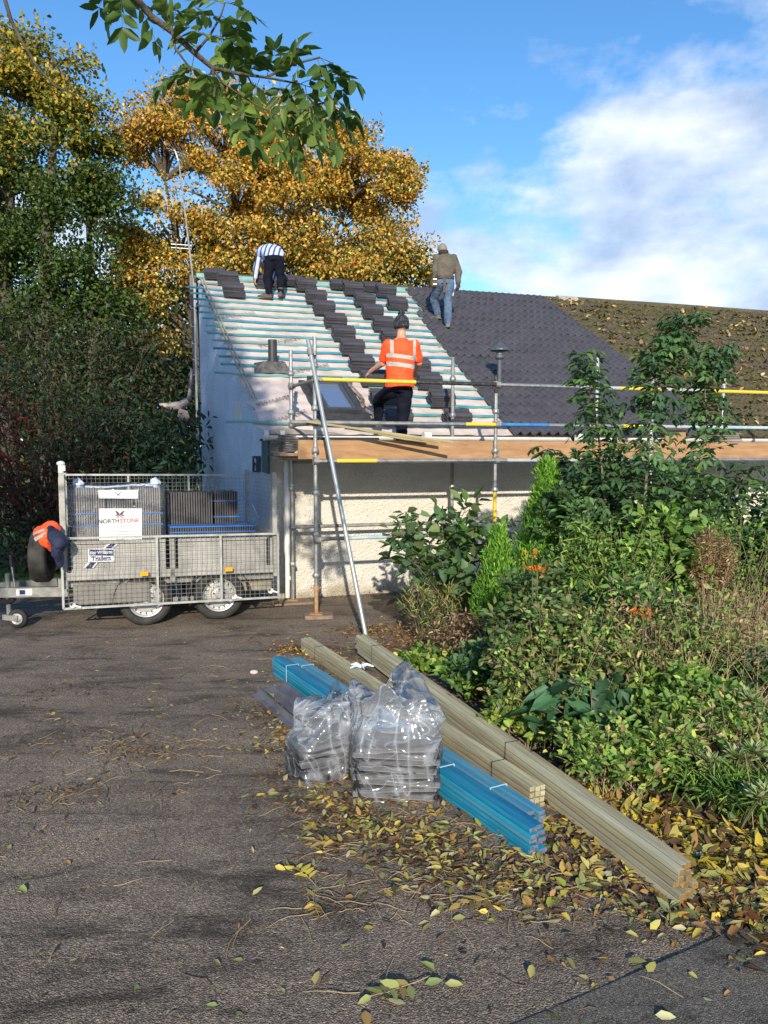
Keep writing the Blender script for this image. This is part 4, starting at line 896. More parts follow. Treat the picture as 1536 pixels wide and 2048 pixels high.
# ---------------- jackets over the corner
def cloth(name, pxpts, Y0, thick, m_, label, cat, extra=None, sub=3):
    """lumpy garment: a front sheet through the given outline, wrapped to its own thickness"""
    import bmesh
    pts = [at(x, y, Y0) for x, y in pxpts]; c = sum(pts, Vector())/len(pts); b = MB(); n = len(pts)
    front = [p+(c-p)*.0-Vector((0, 0, 0)) for p in pts]; mid_ = [p+(c-p)*.35-Vector((0, thick*.8, 0)) for p in pts]; back = [p+Vector((0, thick*.5, 0)) for p in pts]
    vs = back+front+mid_+[c-Vector((0, thick, 0)), c+Vector((0, thick*.6, 0))]
    fs = [(i, (i+1) % n, n+(i+1) % n, n+i) for i in range(n)]+[(n+i, n+(i+1) % n, 2*n+(i+1) % n, 2*n+i) for i in range(n)]+[(2*n+i, 2*n+(i+1) % n, 3*n) for i in range(n)]+[((i+1) % n, i, 3*n+1) for i in range(n)]
    b.add(vs, fs); o = b.build(name, m_, None, True, origin=c); sb = o.modifiers.new('sub', 'SUBSURF'); sb.levels = sub; sb.render_levels = sub
    tx = bpy.data.textures.get('folds') or bpy.data.textures.new('folds', 'CLOUDS'); tx.noise_scale = .09
    dm = o.modifiers.new('d', 'DISPLACE'); dm.texture = tx; dm.strength = .05; dm.mid_level = .5
    return tag(o, label, cat)
hiv = mat('hivis_orange', (1.0, .08, .012), .7, bump=.4, bscale=12, col2=(1.0, .12, .03), vscale=6); hiv.node_tree.nodes['Principled BSDF'].inputs['Base Color']
navyc = mat('navy_cloth', (.008, .012, .04), .85, bump=.5, bscale=14, col2=(.02, .028, .065), vscale=7)
hv = cloth('hivis_jacket', [(86, 1042), (104, 1040), (116, 1046), (122, 1060), (110, 1072), (104, 1085), (106, 1108), (99, 1103), (90, 1094), (74, 1086), (64, 1074), (63, 1060), (70, 1053), (84, 1052)], 8.02, .09, hiv, 'bright orange hi-vis jacket slung over the front corner of the trailer', 'jacket')
cloth('navy_jacket', [(92, 1050), (106, 1050), (118, 1060), (130, 1070), (138, 1084), (134, 1096), (124, 1102), (127, 1122), (120, 1141), (112, 1130), (105, 1110), (104, 1092), (98, 1078), (93, 1066)], 7.94, .09, navyc, 'dark navy jacket with hanging sleeve draped over the orange one on the trailer corner', 'jacket')
refl = mat('reflective_tape', (.42, .44, .42), .35, .3)
for (pts) in ([(67, 1077), (90, 1064), (92, 1069), (71, 1083)], [(66, 1066), (88, 1057), (90, 1061), (66, 1071)]):
    b = MB(); b.prism([at(x, y, 7.93) for x, y in pts], Vector((0, .05, 0))); b.build('reflective_band', refl, hv)
# ================================================================ PEOPLE
skin = mat('skin', (.50, .27, .18), .55, col2=(.60, .34, .24), vscale=9)
hairm = mat('dark_hair', (.03, .02, .015), .8)
def remesh(o, vox=.010, sm=4):
    r_ = o.modifiers.new('remesh', 'REMESH'); r_.mode = 'VOXEL'; r_.voxel_size = vox; r_.use_smooth_shade = True
    s_ = o.modifiers.new('smooth', 'SMOOTH'); s_.factor = .5; s_.iterations = sm
    return o
def wrinkle(o, strength=.02, scale=.12):
    tx = bpy.data.textures.get('wr%g' % scale) or bpy.data.textures.new('wr%g' % scale, 'CLOUDS'); tx.noise_scale = scale
    d = o.modifiers.new('wrinkle', 'DISPLACE'); d.texture = tx; d.strength = strength; d.mid_level = .5; return o
def limb(b, pts, rs, seg=14):
    # resample for roundness at joints
    b.tube(pts, rs, seg)
    for p, r_ in zip(pts, rs): b.ball(p, (r_ if not isinstance(r_, tuple) else max(r_))*.99, 12, 8)
def hand(b, wrist, dirv, palm_n, thumb_side, curl=.5, s=1.0):
    d = Vector(dirv).normalized(); n = Vector(palm_n); n = (n-d*n.dot(d)).normalized(); t = d.cross(n)*thumb_side
    b.tube([wrist, wrist+d*.05*s, wrist+d*.095*s], [(.022*s, .018*s), (.042*s, .017*s), (.040*s, .013*s)], 12, side=t)
    for i, (o_, L) in enumerate([(.030, .075), (.010, .083), (-.011, .078), (-.030, .060)]):
        k0 = wrist+d*.090*s+t*o_*s; a = curl*.7; p1_ = k0+(d*math.cos(a)+n*math.sin(a))*L*.45*s; a2 = curl*1.7; p2_ = p1_+(d*math.cos(a2)+n*math.sin(a2))*L*.32*s; a3 = curl*2.5; p3_ = p2_+(d*math.cos(a3)+n*math.sin(a3))*L*.25*s
        b.tube([k0-d*.015, k0, p1_, p2_, p3_], [.0095*s, .0095*s, .0088*s, .0082*s, .007*s], 8)
    q = wrist+d*.03*s+t*.032*s; b.tube([q, q+(d*.6+t*.8)*.035*s, q+(d*.8+t*.5+n*.4)*.065*s], [.012*s, .011*s, .009*s], 8)
def head(b, c, fwd, up, r=.100):
    f = Vector(fwd).normalized(); u = Vector(up); u = (u-f*u.dot(f)).normalized(); s_ = f.cross(u); ax = (s_, f, u)
    b.ball(c+u*.015, (.076, .096, .105), 18, 12, ax); b.ball(c-u*.055+f*.035, (.055, .060, .062), 14, 8, ax)
    b.ball(c+f*.10-u*.012, (.014, .020, .026), 8, 6, ax); b.ball(c+f*.075-u*.055, (.026, .016, .010), 8, 6, ax)
    for sg in (-1, 1):
        b.ball(c+s_*sg*.078-f*.005-u*.005, (.012, .022, .034), 8, 6, ax); b.ball(c+s_*sg*.03+f*.082+u*.018, (.015, .012, .012), 8, 6, ax)
    return ax
def shoe(b, ankle, toe, up=Vector((0, 0, 1)), boot=.07, w=.050):
    d = (Vector(toe)-Vector(ankle)); d.z = d.z; L = d.length; d.normalize(); h = ankle-up*.045-d*.055
    s_ = d.cross(up).normalized(); u2 = s_.cross(d)
    b.tube([h, h+d*.05, h+d*.14, h+d*.22, h+d*.275], [(w*.72, .042), (w*.85, .048), (w*1.0, .040), (w*.95, .030), (w*.55, .018)], 14, side=s_)
    b.tube([ankle-u2*.03, ankle+u2*boot], [.052, .056], 14)
    b.box(h+d*.125-u2*.040, (.28, w*1.8, .018), (d, s_, u2))
    return h, d, s_, u2

# ---- man in orange: right foot on the platform, left foot up on the roof, turned away from the camera
Y1 = 9.52
def mk(Y): return lambda x, y, dy=0.0: at(x, y, Y+dy)
J = mk(Y1); root = J(803, 898); root.z = 1.995
m1_ = thing('person', root, 'man seen from behind in orange hi-vis top and dark bobble hat, handling tiles', 'person', 'roofers at work on the roof')
pel, wst, chs, nk, hd = J(797, 774), J(799, 748), J(801, 705), J(802, 676), J(803, 651, .03)
sl, sr = J(776, 690), J(829, 691); el, wl = J(765, 727, .10), J(741, 743, .30); er, wr = J(838, 726, .10), J(832, 742, .38)
hl, hr = J(782, 782), J(810, 782); kl, al = J(757, 800, .30), J(757, 838, .42); kr, ar = J(806, 832, .03), J(802, 886, .0)
b = MB()
b.tube([pel, wst, chs, chs.lerp(nk, .75), nk], [(.150, .10), (.135, .098), (.165, .108), (.13, .085), (.06, .058)], 22, side=Vector((1, 0, 0)))
limb(b, [nk-Z*.02, hd-Z*.06], [.056, .054]); head(b, hd, (-.15, 1, -.25), (0, .2, 1))
for s_, e_, w_, h_ in ((sl, el, wl, -1), (sr, er, wr, 1)): limb(b, [s_, e_, w_], [.056, .044, .030]); hand(b, w_, (w_-e_)+Z*-.03, Vector((-h_*.4, .5, -.6)), h_, .6)
limb(b, [hl, kl, al], [.085, .062, .042]); limb(b, [hr, kr, ar], [.085, .062, .042]); b.tube([al, al+Vector((-.02, .16, -.06))], [.04, .03], 10); b.tube([ar, ar+Vector((0, .2, -.06))], [.04, .03], 10)
remesh(b.build('body', skin, m1_), .009)
def hivis_mat():
    m = bpy.data.materials.new('hivis_top'); m.use_nodes = True; t = m.node_tree; p = t.nodes['Principled BSDF']; L = t.links.new
    g = t.nodes.new('ShaderNodeNewGeometry'); s = t.nodes.new('ShaderNodeSeparateXYZ'); tc = t.nodes.new('ShaderNodeTexCoord'); L(tc.outputs['Object'], s.inputs[0]); L_ = lambda a: a
    def band(sock, lo_, hi_): return M(t, 'MULTIPLY', M(t, 'GREATER_THAN', sock, lo_), M(t, 'LESS_THAN', sock, hi_))
    zof = lambda y: J(800, y).z-root.z
    xof = lambda x: J(x, 720).x-root.x
    ybl = M(t, 'LESS_THAN', s.outputs[1], 9)
    xin = band(s.outputs[0], xof(773), xof(833))
    zz_ = M(t, 'ADD', s.outputs[2], M(t, 'MULTIPLY', M(t, 'SUBTRACT', s.outputs[0], 0.0), .12))
    b1 = band(zz_, zof(719), zof(711.5)); b2 = band(zz_, zof(736), zof(728))
    hz_ = M(t, 'MULTIPLY', M(t, 'MAXIMUM', b1, b2), xin)
    v1 = M(t, 'MULTIPLY', M(t, 'MAXIMUM', band(s.outputs[0], xof(780), xof(787)), band(s.outputs[0], xof(826), xof(831.5))), M(t, 'GREATER_THAN', zz_, zof(716)))
    L(mixc(t, M(t, 'MAXIMUM', hz_, v1), (1.0, .085, .012), (.40, .42, .38)), p.inputs['Base Color']); p.inputs['Roughness'].default_value = .7
    n = N(t, 'ShaderNodeTexNoise', Scale=14.0, Detail=3.0, Distortion=1.0); L(tc.outputs['Object'], n.inputs[0]); bp = t.nodes.new('ShaderNodeBump'); bp.inputs['Strength'].default_value = .5; bp.inputs['Distance'].default_value = .03; L(n.outputs[0], bp.inputs['Height']); L(bp.outputs[0], p.inputs['Normal'])
    return m
b = MB(); hem = J(799, 775)
b.tube([hem, J(799, 757), J(800, 735), chs, chs.lerp(nk, .6), nk+Z*.0], [(.192, .14), (.172, .13), (.180, .128), (.192, .128), (.165, .105), (.066, .064)], 24, side=Vector((1, 0, 0)))
for s_, e_ in ((sl, el), (sr, er)): q = s_.lerp(e_, .72); limb(b, [s_, q], [.074, .066]); 
wrinkle(remesh(b.build('hivis_top', hivis_mat(), m1_), .010, 3), .025, .10)
b = MB(); b.tube([J(798, 764), pel, J(797, 786)], [(.150, .115), (.165, .125), (.160, .12)], 20, side=Vector((1, 0, 0))); limb(b, [hl, kl, al], [.100, .078, .062]); limb(b, [hr, kr, ar], [.104, .080, .064])
dk = mat('dark_trousers', (.006, .007, .014), .9, spec=.12, col2=(.010, .012, .022), vscale=8, bump=.5, bscale=12, bdist=.02)
wrinkle(remesh(b.build('trousers', dk, m1_), .011, 3), .03, .09)
bootm = mat('work_boot', (.06, .05, .04), .7, col2=(.11, .09, .07), vscale=15, bump=.3)
for a_, t_ in ((al, Vector((-.12, .95, .25))), (ar, Vector((.1, 1, 0)))):
    b = MB(); shoe(b, a_, a_+t_, Z if a_ is ar else (Z*.9+RN*.3).normalized()); remesh(b.build('boot', bootm, m1_), .009, 2)
hm = mat('knitted_hat', (.012, .016, .022), .95, bump=1.0, bscale=55, bdist=.02, col2=(.10, .12, .13), vscale=45, ramp_pos=(.50, .62))
b = MB(); b.ball(hd+Z*.035, (.096, .112, .105), 20, 12); b.tube([hd-Z*.035, hd+Z*.02], [(.094, .108), (.099, .112)], 20, side=Vector((1, 0, 0)))
hat_ = b.build('bobble_hat', hm, m1_, True); b = MB(); b.ball(hd+Z*.155, .040, 12, 10); wrinkle(b.build('pompom', hm, hat_, True), .03, .02)
# the tiles under his left hand are the stack 'under the hand'; one tile is held
u, v = roofpix(752, 748); 
ht = bpy.data.objects.new('held_tile', TILE); COL.objects.link(ht); ht.location = wl+Vector((.20, .08, -.04)); ht.rotation_euler = rot0; tag(ht, 'single dark roof tile held by the man in orange', 'roof tile')

# ---- man in jeans on the new tiles
Y2 = on_plane(893, 652, R0+RN*.1, RN).y; J = mk(Y2)
root = on_plane(893, 652, R0+RN*.1, RN)
m2_ = thing('person', root, 'man in khaki jacket and blue jeans seen from behind on the new tiles', 'person', 'roofers at work on the roof')
hd = J(885, 501, .10); nk = J(887, 510); chs = J(891, 530); wst = J(889, 548); pel = J(889, 560)
sl, sr = J(874, 516), J(907, 516); el, wl = J(871, 541), J(869, 556, .02); er, wr = J(917, 543), J(916, 565, .02)
hl, hr = J(880, 566), J(898, 566); kl, al = J(868, 598, .25), J(875, 629, .38); kr, ar = J(896, 604, .04), J(896, 646, .0)
b = MB(); b.tube([pel, wst, chs, J(888, 517), nk], [(.15, .10), (.14, .10), (.165, .11), (.14, .09), (.06, .058)], 22, side=Vector((1, 0, 0)))
limb(b, [nk-Z*.02, hd-Z*.05], [.056, .054]); head(b, hd, (-.2, .8, -.6), (0, .7, .7))
for s_, e_, w_, h_ in ((sl, el, wl, -1), (sr, er, wr, 1)): limb(b, [s_, e_, w_], [.056, .044, .030]); hand(b, w_, (w_-e_), Vector((-h_*.6, .6, 0)), h_, .8)
limb(b, [hl, kl, al], [.085, .062, .042]); limb(b, [hr, kr, ar], [.085, .062, .042]); b.tube([al, al+Vector((-.05, .08, -.05))], [.035, .025], 10); b.tube([ar, ar+Vector((0, .2, -.06))], [.04, .03], 10)
remesh(b.build('body', skin, m2_), .009)
b = MB(); b.tube([J(889, 556), wst, J(891, 538), chs, J(888, 515), nk+Z*.02], [(.172, .135), (.160, .125), (.188, .135), (.200, .138), (.170, .115), (.075, .07)], 24, side=Vector((1, 0, 0)))
limb(b, [sl, el, wl], [.078, .066, .050]); limb(b, [sr, er, wr], [.078, .068, .050])
kh = mat('khaki_jacket', (.085, .075, .055), .85, col2=(.13, .115, .09), vscale=6, bump=.6, bscale=12, bdist=.03)
wrinkle(remesh(b.build('jacket', kh, m2_), .011, 3), .035, .10)
b = MB(); b.tube([nk+Z*.0, nk+Z*.075], [(.10, .09), (.088, .085)], 18, side=Vector((1, 0, 0))); b.build('hood_collar', mat('dark_collar', (.03, .03, .03), .9), m2_, True)
b = MB(); b.ball(hd+Z*.02+Vector((0, .0, 0)), (.088, .104, .108), 18, 12); b.build('cap', mat('tan_cap', (.20, .17, .13), .8, col2=(.27, .23, .18), vscale=12), m2_, True)
b = MB(); b.tube([J(889, 552), pel, J(889, 569)], [(.150, .12), (.160, .125), (.155, .12)], 20, side=Vector((1, 0, 0))); limb(b, [hl, kl, al], [.100, .078, .064]); limb(b, [hr, kr, ar], [.104, .080, .066])
jn = mat('blue_denim', (.045, .085, .155), .85, col2=(.11, .17, .26), vscale=7, bump=.6, bscale=14, bdist=.02)
wrinkle(remesh(b.build('jeans', jn, m2_), .011, 3), .03, .08)
gb = mat('grey_work_boot', (.11, .11, .09), .75, col2=(.19, .18, .14), vscale=15, bump=.3)
for a_, t_ in ((al, Vector((-.75, .6, -.05))), (ar, Vector((.15, .9, -.1)))):
    b = MB(); shoe(b, a_, a_+t_, Z); remesh(b.build('boot', gb, m2_), .009, 2)
lea = mat('leather_belt', (.05, .035, .025), .7, col2=(.09, .07, .05), vscale=12)
b = MB(); wb = J(889, 556); b.lathe(wb, (0, 0, 1), [(.178, -.03), (.180, -.03), (.180, .025), (.178, .025)], 28, closed=True); belt = b.build('tool_belt', lea, m2_)
belt.scale = (1, .8, 1); belt.location.y += 0.0
o_ = Vector(belt.location)
b = MB(); b.box(J(889, 571, -.125), (.05, .03, .26)); b.build('tool_strap', lea, m2_, bevel=.005)
b = MB(); b.ball(J(866, 566, -.02), (.06, .05, .10), 12, 8); b.box(J(869, 566, -.07), (.09, .02, .12)); b.build('tool_pouch', lea, m2_)
b = MB(); q = J(870, 563, -.10)
for a_, c_ in (((-.03, -.045), (.03, -.045)), ((.03, -.045), (.03, .045)), ((.03, .045), (-.03, .045)), ((-.03, .045), (-.03, -.045))): b.bar(q+Vector((a_[0], 0, a_[1])), q+Vector((c_[0], 0, c_[1])), .012, .012)
b.build('buckle', mat('brass_buckle', (.5, .42, .2), .35, .8), m2_)
# gloves and hammer
b = MB(); hand(b, wr, (wr-er), Vector((-.6, .6, 0)), 1, .85, 1.12); remesh(b.build('glove', mat('maroon_glove', (.20, .03, .04), .8), m2_), .006, 1)
b = MB(); hand(b, wl, (wl-el), Vector((.6, .6, 0)), -1, .85, 1.12); remesh(b.build('glove', mat('dark_glove', (.03, .025, .022), .8), m2_), .006, 1)
hc = J(914, 572, 0); b = MB(); b.tube([hc+Vector((.02, 0, .02)), J(905, 590, .0)], .013, 8); b.cur = 1; c = J(906, 587, 0); b.box(c, (.11, .03, .03), (Vector((.25, .2, .9)).normalized(), Vector((0, 1, -.2)).normalized(), Vector((1, 0, -.28)).normalized()))
h_o = b.build('hammer', [mat('dark_handle', (.04, .03, .03), .6), mat('tool_steel', (.25, .25, .25), .4, .8)], None, origin=hc); tag(h_o, 'hammer hanging from the right hand of the man in jeans', 'hammer')

# ---- man in striped shirt bending over a stack near the ridge
Y3 = on_plane(540, 596, R0+RN*.04, RN).y; J = mk(Y3)
root = on_plane(540, 597, R0+RN*.04, RN)
m3_ = thing('person', root, 'man bent double near the ridge in blue and white striped shirt and black trousers', 'person', 'roofers at work on the roof')
pel = J(548, 516); pt = J(548, 508, .05); wst = J(541, 502, .14); chs = J(530, 505, .32); nk = J(524, 512, .45); hd = J(524, 524, .56)
sl, sr = J(523, 510, .25), J(541, 508, .45); el, wl = J(514, 531, .27), J(511, 554, .30); er, wr = J(547, 535, .5), J(550, 556, .45)
hl, hr = J(541, 520), J(557, 520); kl, al = J(535, 558, .06), J(538, 586, .0); kr, ar = J(561, 556, .08), J(561, 583, .05)
b = MB(); b.tube([pel, pt, wst, chs, nk], [(.14, .10), (.145, .105), (.14, .10), (.165, .11), (.06, .06)], 22, side=Vector((1, 0, 0)))
limb(b, [nk, hd], [.056, .054]); head(b, hd, (-.1, .3, -1), (-.1, 1, .2))
for s_, e_, w_, h_ in ((sl, el, wl, -1), (sr, er, wr, 1)): limb(b, [s_, e_, w_], [.054, .043, .030]); hand(b, w_, (w_-e_), Vector((-h_*.8, .3, 0)), h_, .6)
limb(b, [hl, kl, al], [.085, .062, .042]); limb(b, [hr, kr, ar], [.085, .062, .042]); b.tube([al, al+Vector((-.1, .02, -.06))], [.035, .025], 10); b.tube([ar, ar+Vector((0.02, .2, -.06))], [.04, .03], 10)
remesh(b.build('body', skin, m3_), .009)
def striped():
    m = bpy.data.materials.new('striped_shirt'); m.use_nodes = True; t = m.node_tree; p = t.nodes['Principled BSDF']; L = t.links.new
    tc = t.nodes.new('ShaderNodeTexCoord'); mp = t.nodes.new('ShaderNodeMapping'); mp.inputs['Rotation'].default_value = (0, R(-12), 0); L(tc.outputs['Object'], mp.inputs[0]); s = t.nodes.new('ShaderNodeSeparateXYZ'); L(mp.outputs[0], s.inputs[0])
    f = M(t, 'FRACT', M(t, 'MULTIPLY', s.outputs[0], 11.0)); k = M(t, 'LESS_THAN', f, .38)
    L(mixc(t, k, (.50, .58, .78), (.045, .08, .24)), p.inputs['Base Color']); p.inputs['Roughness'].default_value = .8; return m
b = MB(); b.tube([J(549, 514, .0), J(549, 507, .0), pt+Z*.02, wst, chs, nk], [(.186, .145), (.178, .13), (.178, .125), (.178, .125), (.195, .135), (.075, .075)], 24, side=Vector((1, 0, 0)))
limb(b, [sl, el, wl], [.074, .062, .048]); limb(b, [sr, er, wr], [.074, .062, .048])
wrinkle(remesh(b.build('striped_shirt', striped(), m3_), .011, 3), .03, .1)
b = MB(); b.tube([J(549, 508, .02), pel, J(549, 523)], [(.165, .125), (.175, .135), (.165, .125)], 20, side=Vector((1, 0, 0))); limb(b, [hl, kl, al], [.106, .080, .062]); limb(b, [hr, kr, ar], [.106, .080, .062])
wrinkle(remesh(b.build('trousers', dk, m3_), .011, 3), .03, .08)
b = MB(); b.ball(hd, (.085, .10, .095), 14, 10); b.build('hair', hairm, m3_, True)
for a_, t_ in ((al, Vector((-.9, .15, -.05))), (ar, Vector((.1, .9, .1)))):
    b = MB(); shoe(b, a_, a_+t_, Z); remesh(b.build('boot', bootm, m3_), .009, 2)

# ================================================================ FOREGROUND MATERIALS
def bundle(name, a, c, cols_, rws, bw, bh, mats_, side, label, cat, group=None, z0=(0, 0), stag=.02, partname='batten', endm=None):
    a = Vector(a); c = Vector(c); d = (c-a); L_ = Vector((d.x, d.y, 0)).length; 
    a.z = z0[0]; c.z = z0[1]; d = (c-a).normalized(); s = Vector((-d.y, d.x, 0)).normalized()*side; n = s.cross(d)
    if n.z < 0: n = -n
    t = thing(name, a, label, cat, group)
    for i in range(cols_):
        for j in range(rws):
            b = MB(); e0 = random.uniform(-stag, stag); e1 = random.uniform(-stag, stag); off = s*(bw*(i+.5)+random.uniform(-.0025, .0025))+n*(bh*(j+.5)+random.uniform(-.0012, .0012)); sag = -.0
            p_, q_ = a+off+d*e0, c+off+d*e1
            b.box((p_+q_)/2, ((q_-p_).length, bw*.90, bh*.80), (d, s, n)); b.build(partname, mats_[(i*3+j*5+i*j) % len(mats_)], t, bevel=.0025)
            if endm:
                for P_, sg in ((q_, 1),):
                    pass
    return t, a, c, d, s, n
def wood(name, c1, c2, c3, sc=2.2):
    m = bpy.data.materials.new(name); m.use_nodes = True; t = m.node_tree; p = t.nodes['Principled BSDF']; L = t.links.new
    return m
gr1 = (.62, .78, 0)
def streaky(name, c1, c2, rz_, sc=3.0, rough=.75, knots=None, bump=.25, pos=(.35, .65), endc=None, endd=None, endx=None):
    """colour streaks run along the direction rz_ (radians)"""
    m = bpy.data.materials.new(name); m.use_nodes = True; t = m.node_tree; p = t.nodes['Principled BSDF']; L = t.links.new
    tc = t.nodes.new('ShaderNodeTexCoord'); mp = t.nodes.new('ShaderNodeMapping'); mp.vector_type = 'TEXTURE'; mp.inputs['Rotation'].default_value = (0, 0, rz_); mp.inputs['Scale'].default_value = (1.0, .06, .06); L(tc.outputs['Object'], mp.inputs[0])
    oi = t.nodes.new('ShaderNodeObjectInfo'); ad = t.nodes.new('ShaderNodeVectorMath'); ad.operation = 'ADD'; cb = t.nodes.new('ShaderNodeCombineXYZ'); L(M(t, 'MULTIPLY', oi.outputs['Random'], 40.0), cb.inputs[0]); L(mp.outputs[0], ad.inputs[0]); L(cb.outputs[0], ad.inputs[1])
    n = N(t, 'ShaderNodeTexNoise', Scale=float(sc), Detail=8.0, Roughness=.65); L(ad.outputs[0], n.inputs[0])
    c = ramp(t, n.outputs[0], [(pos[0], c1), (pos[1], c2)])
    if knots:
        mp2 = t.nodes.new('ShaderNodeMapping'); mp2.vector_type = 'TEXTURE'; mp2.inputs['Rotation'].default_value = (0, 0, rz_); mp2.inputs['Scale'].default_value = (.5, .12, .12); L(tc.outputs['Object'], mp2.inputs[0])
        v = N(t, 'ShaderNodeTexVoronoi', Scale=1.3); ad2 = t.nodes.new('ShaderNodeVectorMath'); ad2.operation = 'ADD'; L(mp2.outputs[0], ad2.inputs[0]); L(cb.outputs[0], ad2.inputs[1]); L(ad2.outputs[0], v.inputs[0])
        c = mixc(t, ramp(t, v.outputs['Distance'], [(.06, (1, 1, 1)), (.13, (0, 0, 0))]), c, knots)
    v3 = mixc(t, 1.0, c, ramp(t, oi.outputs['Random'], [(0, (.68, .67, .66)), (1, (1.15, 1.15, 1.15))]), 'MULTIPLY')
    L(v3, p.inputs['Base Color']); p.inputs['Roughness'].default_value = rough
    b_ = t.nodes.new('ShaderNodeBump'); b_.inputs['Strength'].default_value = bump; b_.inputs['Distance'].default_value = .006; L(n.outputs[0], b_.inputs['Height']); L(b_.outputs[0], p.inputs['Normal']); return m
A1_, B1_ = gr(545, 1348), gr(1058, 1722)
ang = math.atan2((B1_-A1_).y, (B1_-A1_).x)
bl1 = streaky('blue_stained_batten', (.006, .20, .36), (.02, .38, .56), ang, 2.2, .55); bl2 = streaky('blue_stained_batten_dark', (.004, .15, .34), (.02, .30, .46), ang, 2.6, .55)
bl3 = streaky('blue_grey_batten', (.02, .22, .36), (.14, .30, .38), ang, 1.6, .6)
side = 1
t1, a, c, d, s, n = bundle('batten_bundle', A1_, B1_, 2, 6, .052, .027, [bl1, bl2, bl1, bl3], 1, 'blue stained roofing batten bundle nearest the driveway, jutting out furthest towards the camera', 'batten bundle', 'blue batten bundles')
t2, a2, c2, d2, s2, n2 = bundle('batten_bundle', A1_+s*.125+d*.10, B1_+s*.112-d*.14, 2, 6, .052, .026, [bl2, bl3, bl1, bl3], 1, 'blue stained roofing batten bundle lying between the other blue one and the pale timber', 'batten bundle', 'blue batten bundles')
# end grain caps (pale grey where the stain stops)
eg = mat('grey_end_grain', (.06, .07, .11), .8, col2=(.17, .18, .22), vscale=40, bump=.3)
for (tt, cc, dd, ss, nn) in ((t1, c, d, s, n), (t2, c2, d2, s2, n2)):
    ch = [o for o in tt.children]
    for i, o in enumerate(ch):
        pass
tapem = mat('strapping_tape', (.35, .62, .75), .3, col2=(.45, .7, .8), vscale=5)
def band(name, t_, a_, d_, s_, n_, x, w_, h_, m_, th=.004, wd=.016, parent=True):
    b = MB(); p0 = a_+d_*x
    q = [p0-s_*th-n_*.0, p0+s_*(w_+th), p0+s_*(w_+th)+n_*(h_+th), p0-s_*th+n_*(h_+th)]
    for i in range(4): b.bar(q[i], q[(i+1) % 4], wd, th, (q[(i+1) % 4]-q[i]).cross(d_).normalized()) if False else b.tube([q[i], q[(i+1) % 4]], [(wd/2, th/2)]*2, 6, side=d_)
    return b.build(name, m_, t_)
L1 = (c-a).length
for x in (.35, 1.9, 2.75): band('strap', t1, a, d, s, n, x, .104, .162, tapem)
for x in (.3, 2.1, 3.0): band('strap', t2, a2, d2, s2, n2, x, .104, .156, tapem)
# pale treated timber
A2_, B2_ = gr(712, 1316, 0), gr(1352, 1816, 0)
ang = math.atan2((B2_-A2_).y, (B2_-A2_).x)
tm = [streaky('green_treated_timber', (.27, .25, .15), (.47, .44, .29), ang, 2.0, .8, (.20, .12, .05)), streaky('brown_treated_timber', (.25, .21, .12), (.42, .37, .23), ang, 2.4, .8, (.20, .12, .05)), streaky('grey_treated_timber', (.31, .30, .20), (.50, .48, .34), ang, 1.8, .8, (.22, .14, .06))]
t3, a3, c3, d3, s3, n3 = bundle('timber_bundle', A2_, B2_, 3, 5, .034, .036, tm, 1, 'long bundle of pale green treated timber, its sawn golden ends nearest the camera', 'timber bundle', z0=(.055, .005), stag=.03)
A4_, B4_ = gr(602, 1302, 0), gr(1060, 1622, 0)
t4, a4, c4, d4, s4, n4 = bundle('timber_bundle', A4_, B4_, 3, 4, .034, .034, tm, 1, 'second bundle of treated timber, lying between the longer one and the blue battens', 'timber bundle', stag=.008)
wire = mat('black_band', (.02, .025, .03), .5)
for x in (.45, 1.35, 2.85): band('strap', t3, a3, d3, s3, n3, x, .102, .181, wire, .003, .006)
for x in (.4, 2.0, 3.4): band('strap', t4, a4, d4, s4, n4, x, .102, .137, wire, .003, .006)
gold = mat('golden_end_grain', (.13, .07, .02), .8, col2=(.28, .165, .055), vscale=30, bump=.3, ramp_pos=(.3, .7))
def endcaps(t_, base, d_, s_, n_, cols_, rws, bw, bh, m_, stag=.0):
    for o in [o for o in t_.children if o.name.startswith('batten')]:
        me = o.data; vs = np.array([list(v.co) for v in me.vertices]); dv = np.array(list(d_)); pr = vs@dv; mx = pr.max()
        me.materials.append(m_)
        for p in me.polygons:
            if Vector(p.normal).dot(d_) > .9: p.material_index = 1
endcaps(t3, None, d3, s3, n3, 4, 4, 0, 0, gold); endcaps(t1, None, d, s, n, 2, 6, 0, 0, eg); endcaps(t2, None, d2, s2, n2, 2, 6, 0, 0, eg)
# white strap knot on the timber
q = on_plane(722, 1333, Vector((0, 0, .16)), Z); b = MB()
for k in range(5):
    a_ = k*1.25; b.tube([q, q+Vector((math.cos(a_)*.05, math.sin(a_)*.05, .02)), q+Vector((math.cos(a_)*.11, math.sin(a_)*.09, .0))], [(.016, .004), (.012, .003), (.006, .002)], 6)
o = b.build('plastic_strap', mat('pale_blue_plastic', (.55, .68, .74), .4), None, origin=q); tag(o, 'crumpled pale blue and white plastic strap lying on the timber near the leaning pole', 'plastic strap')
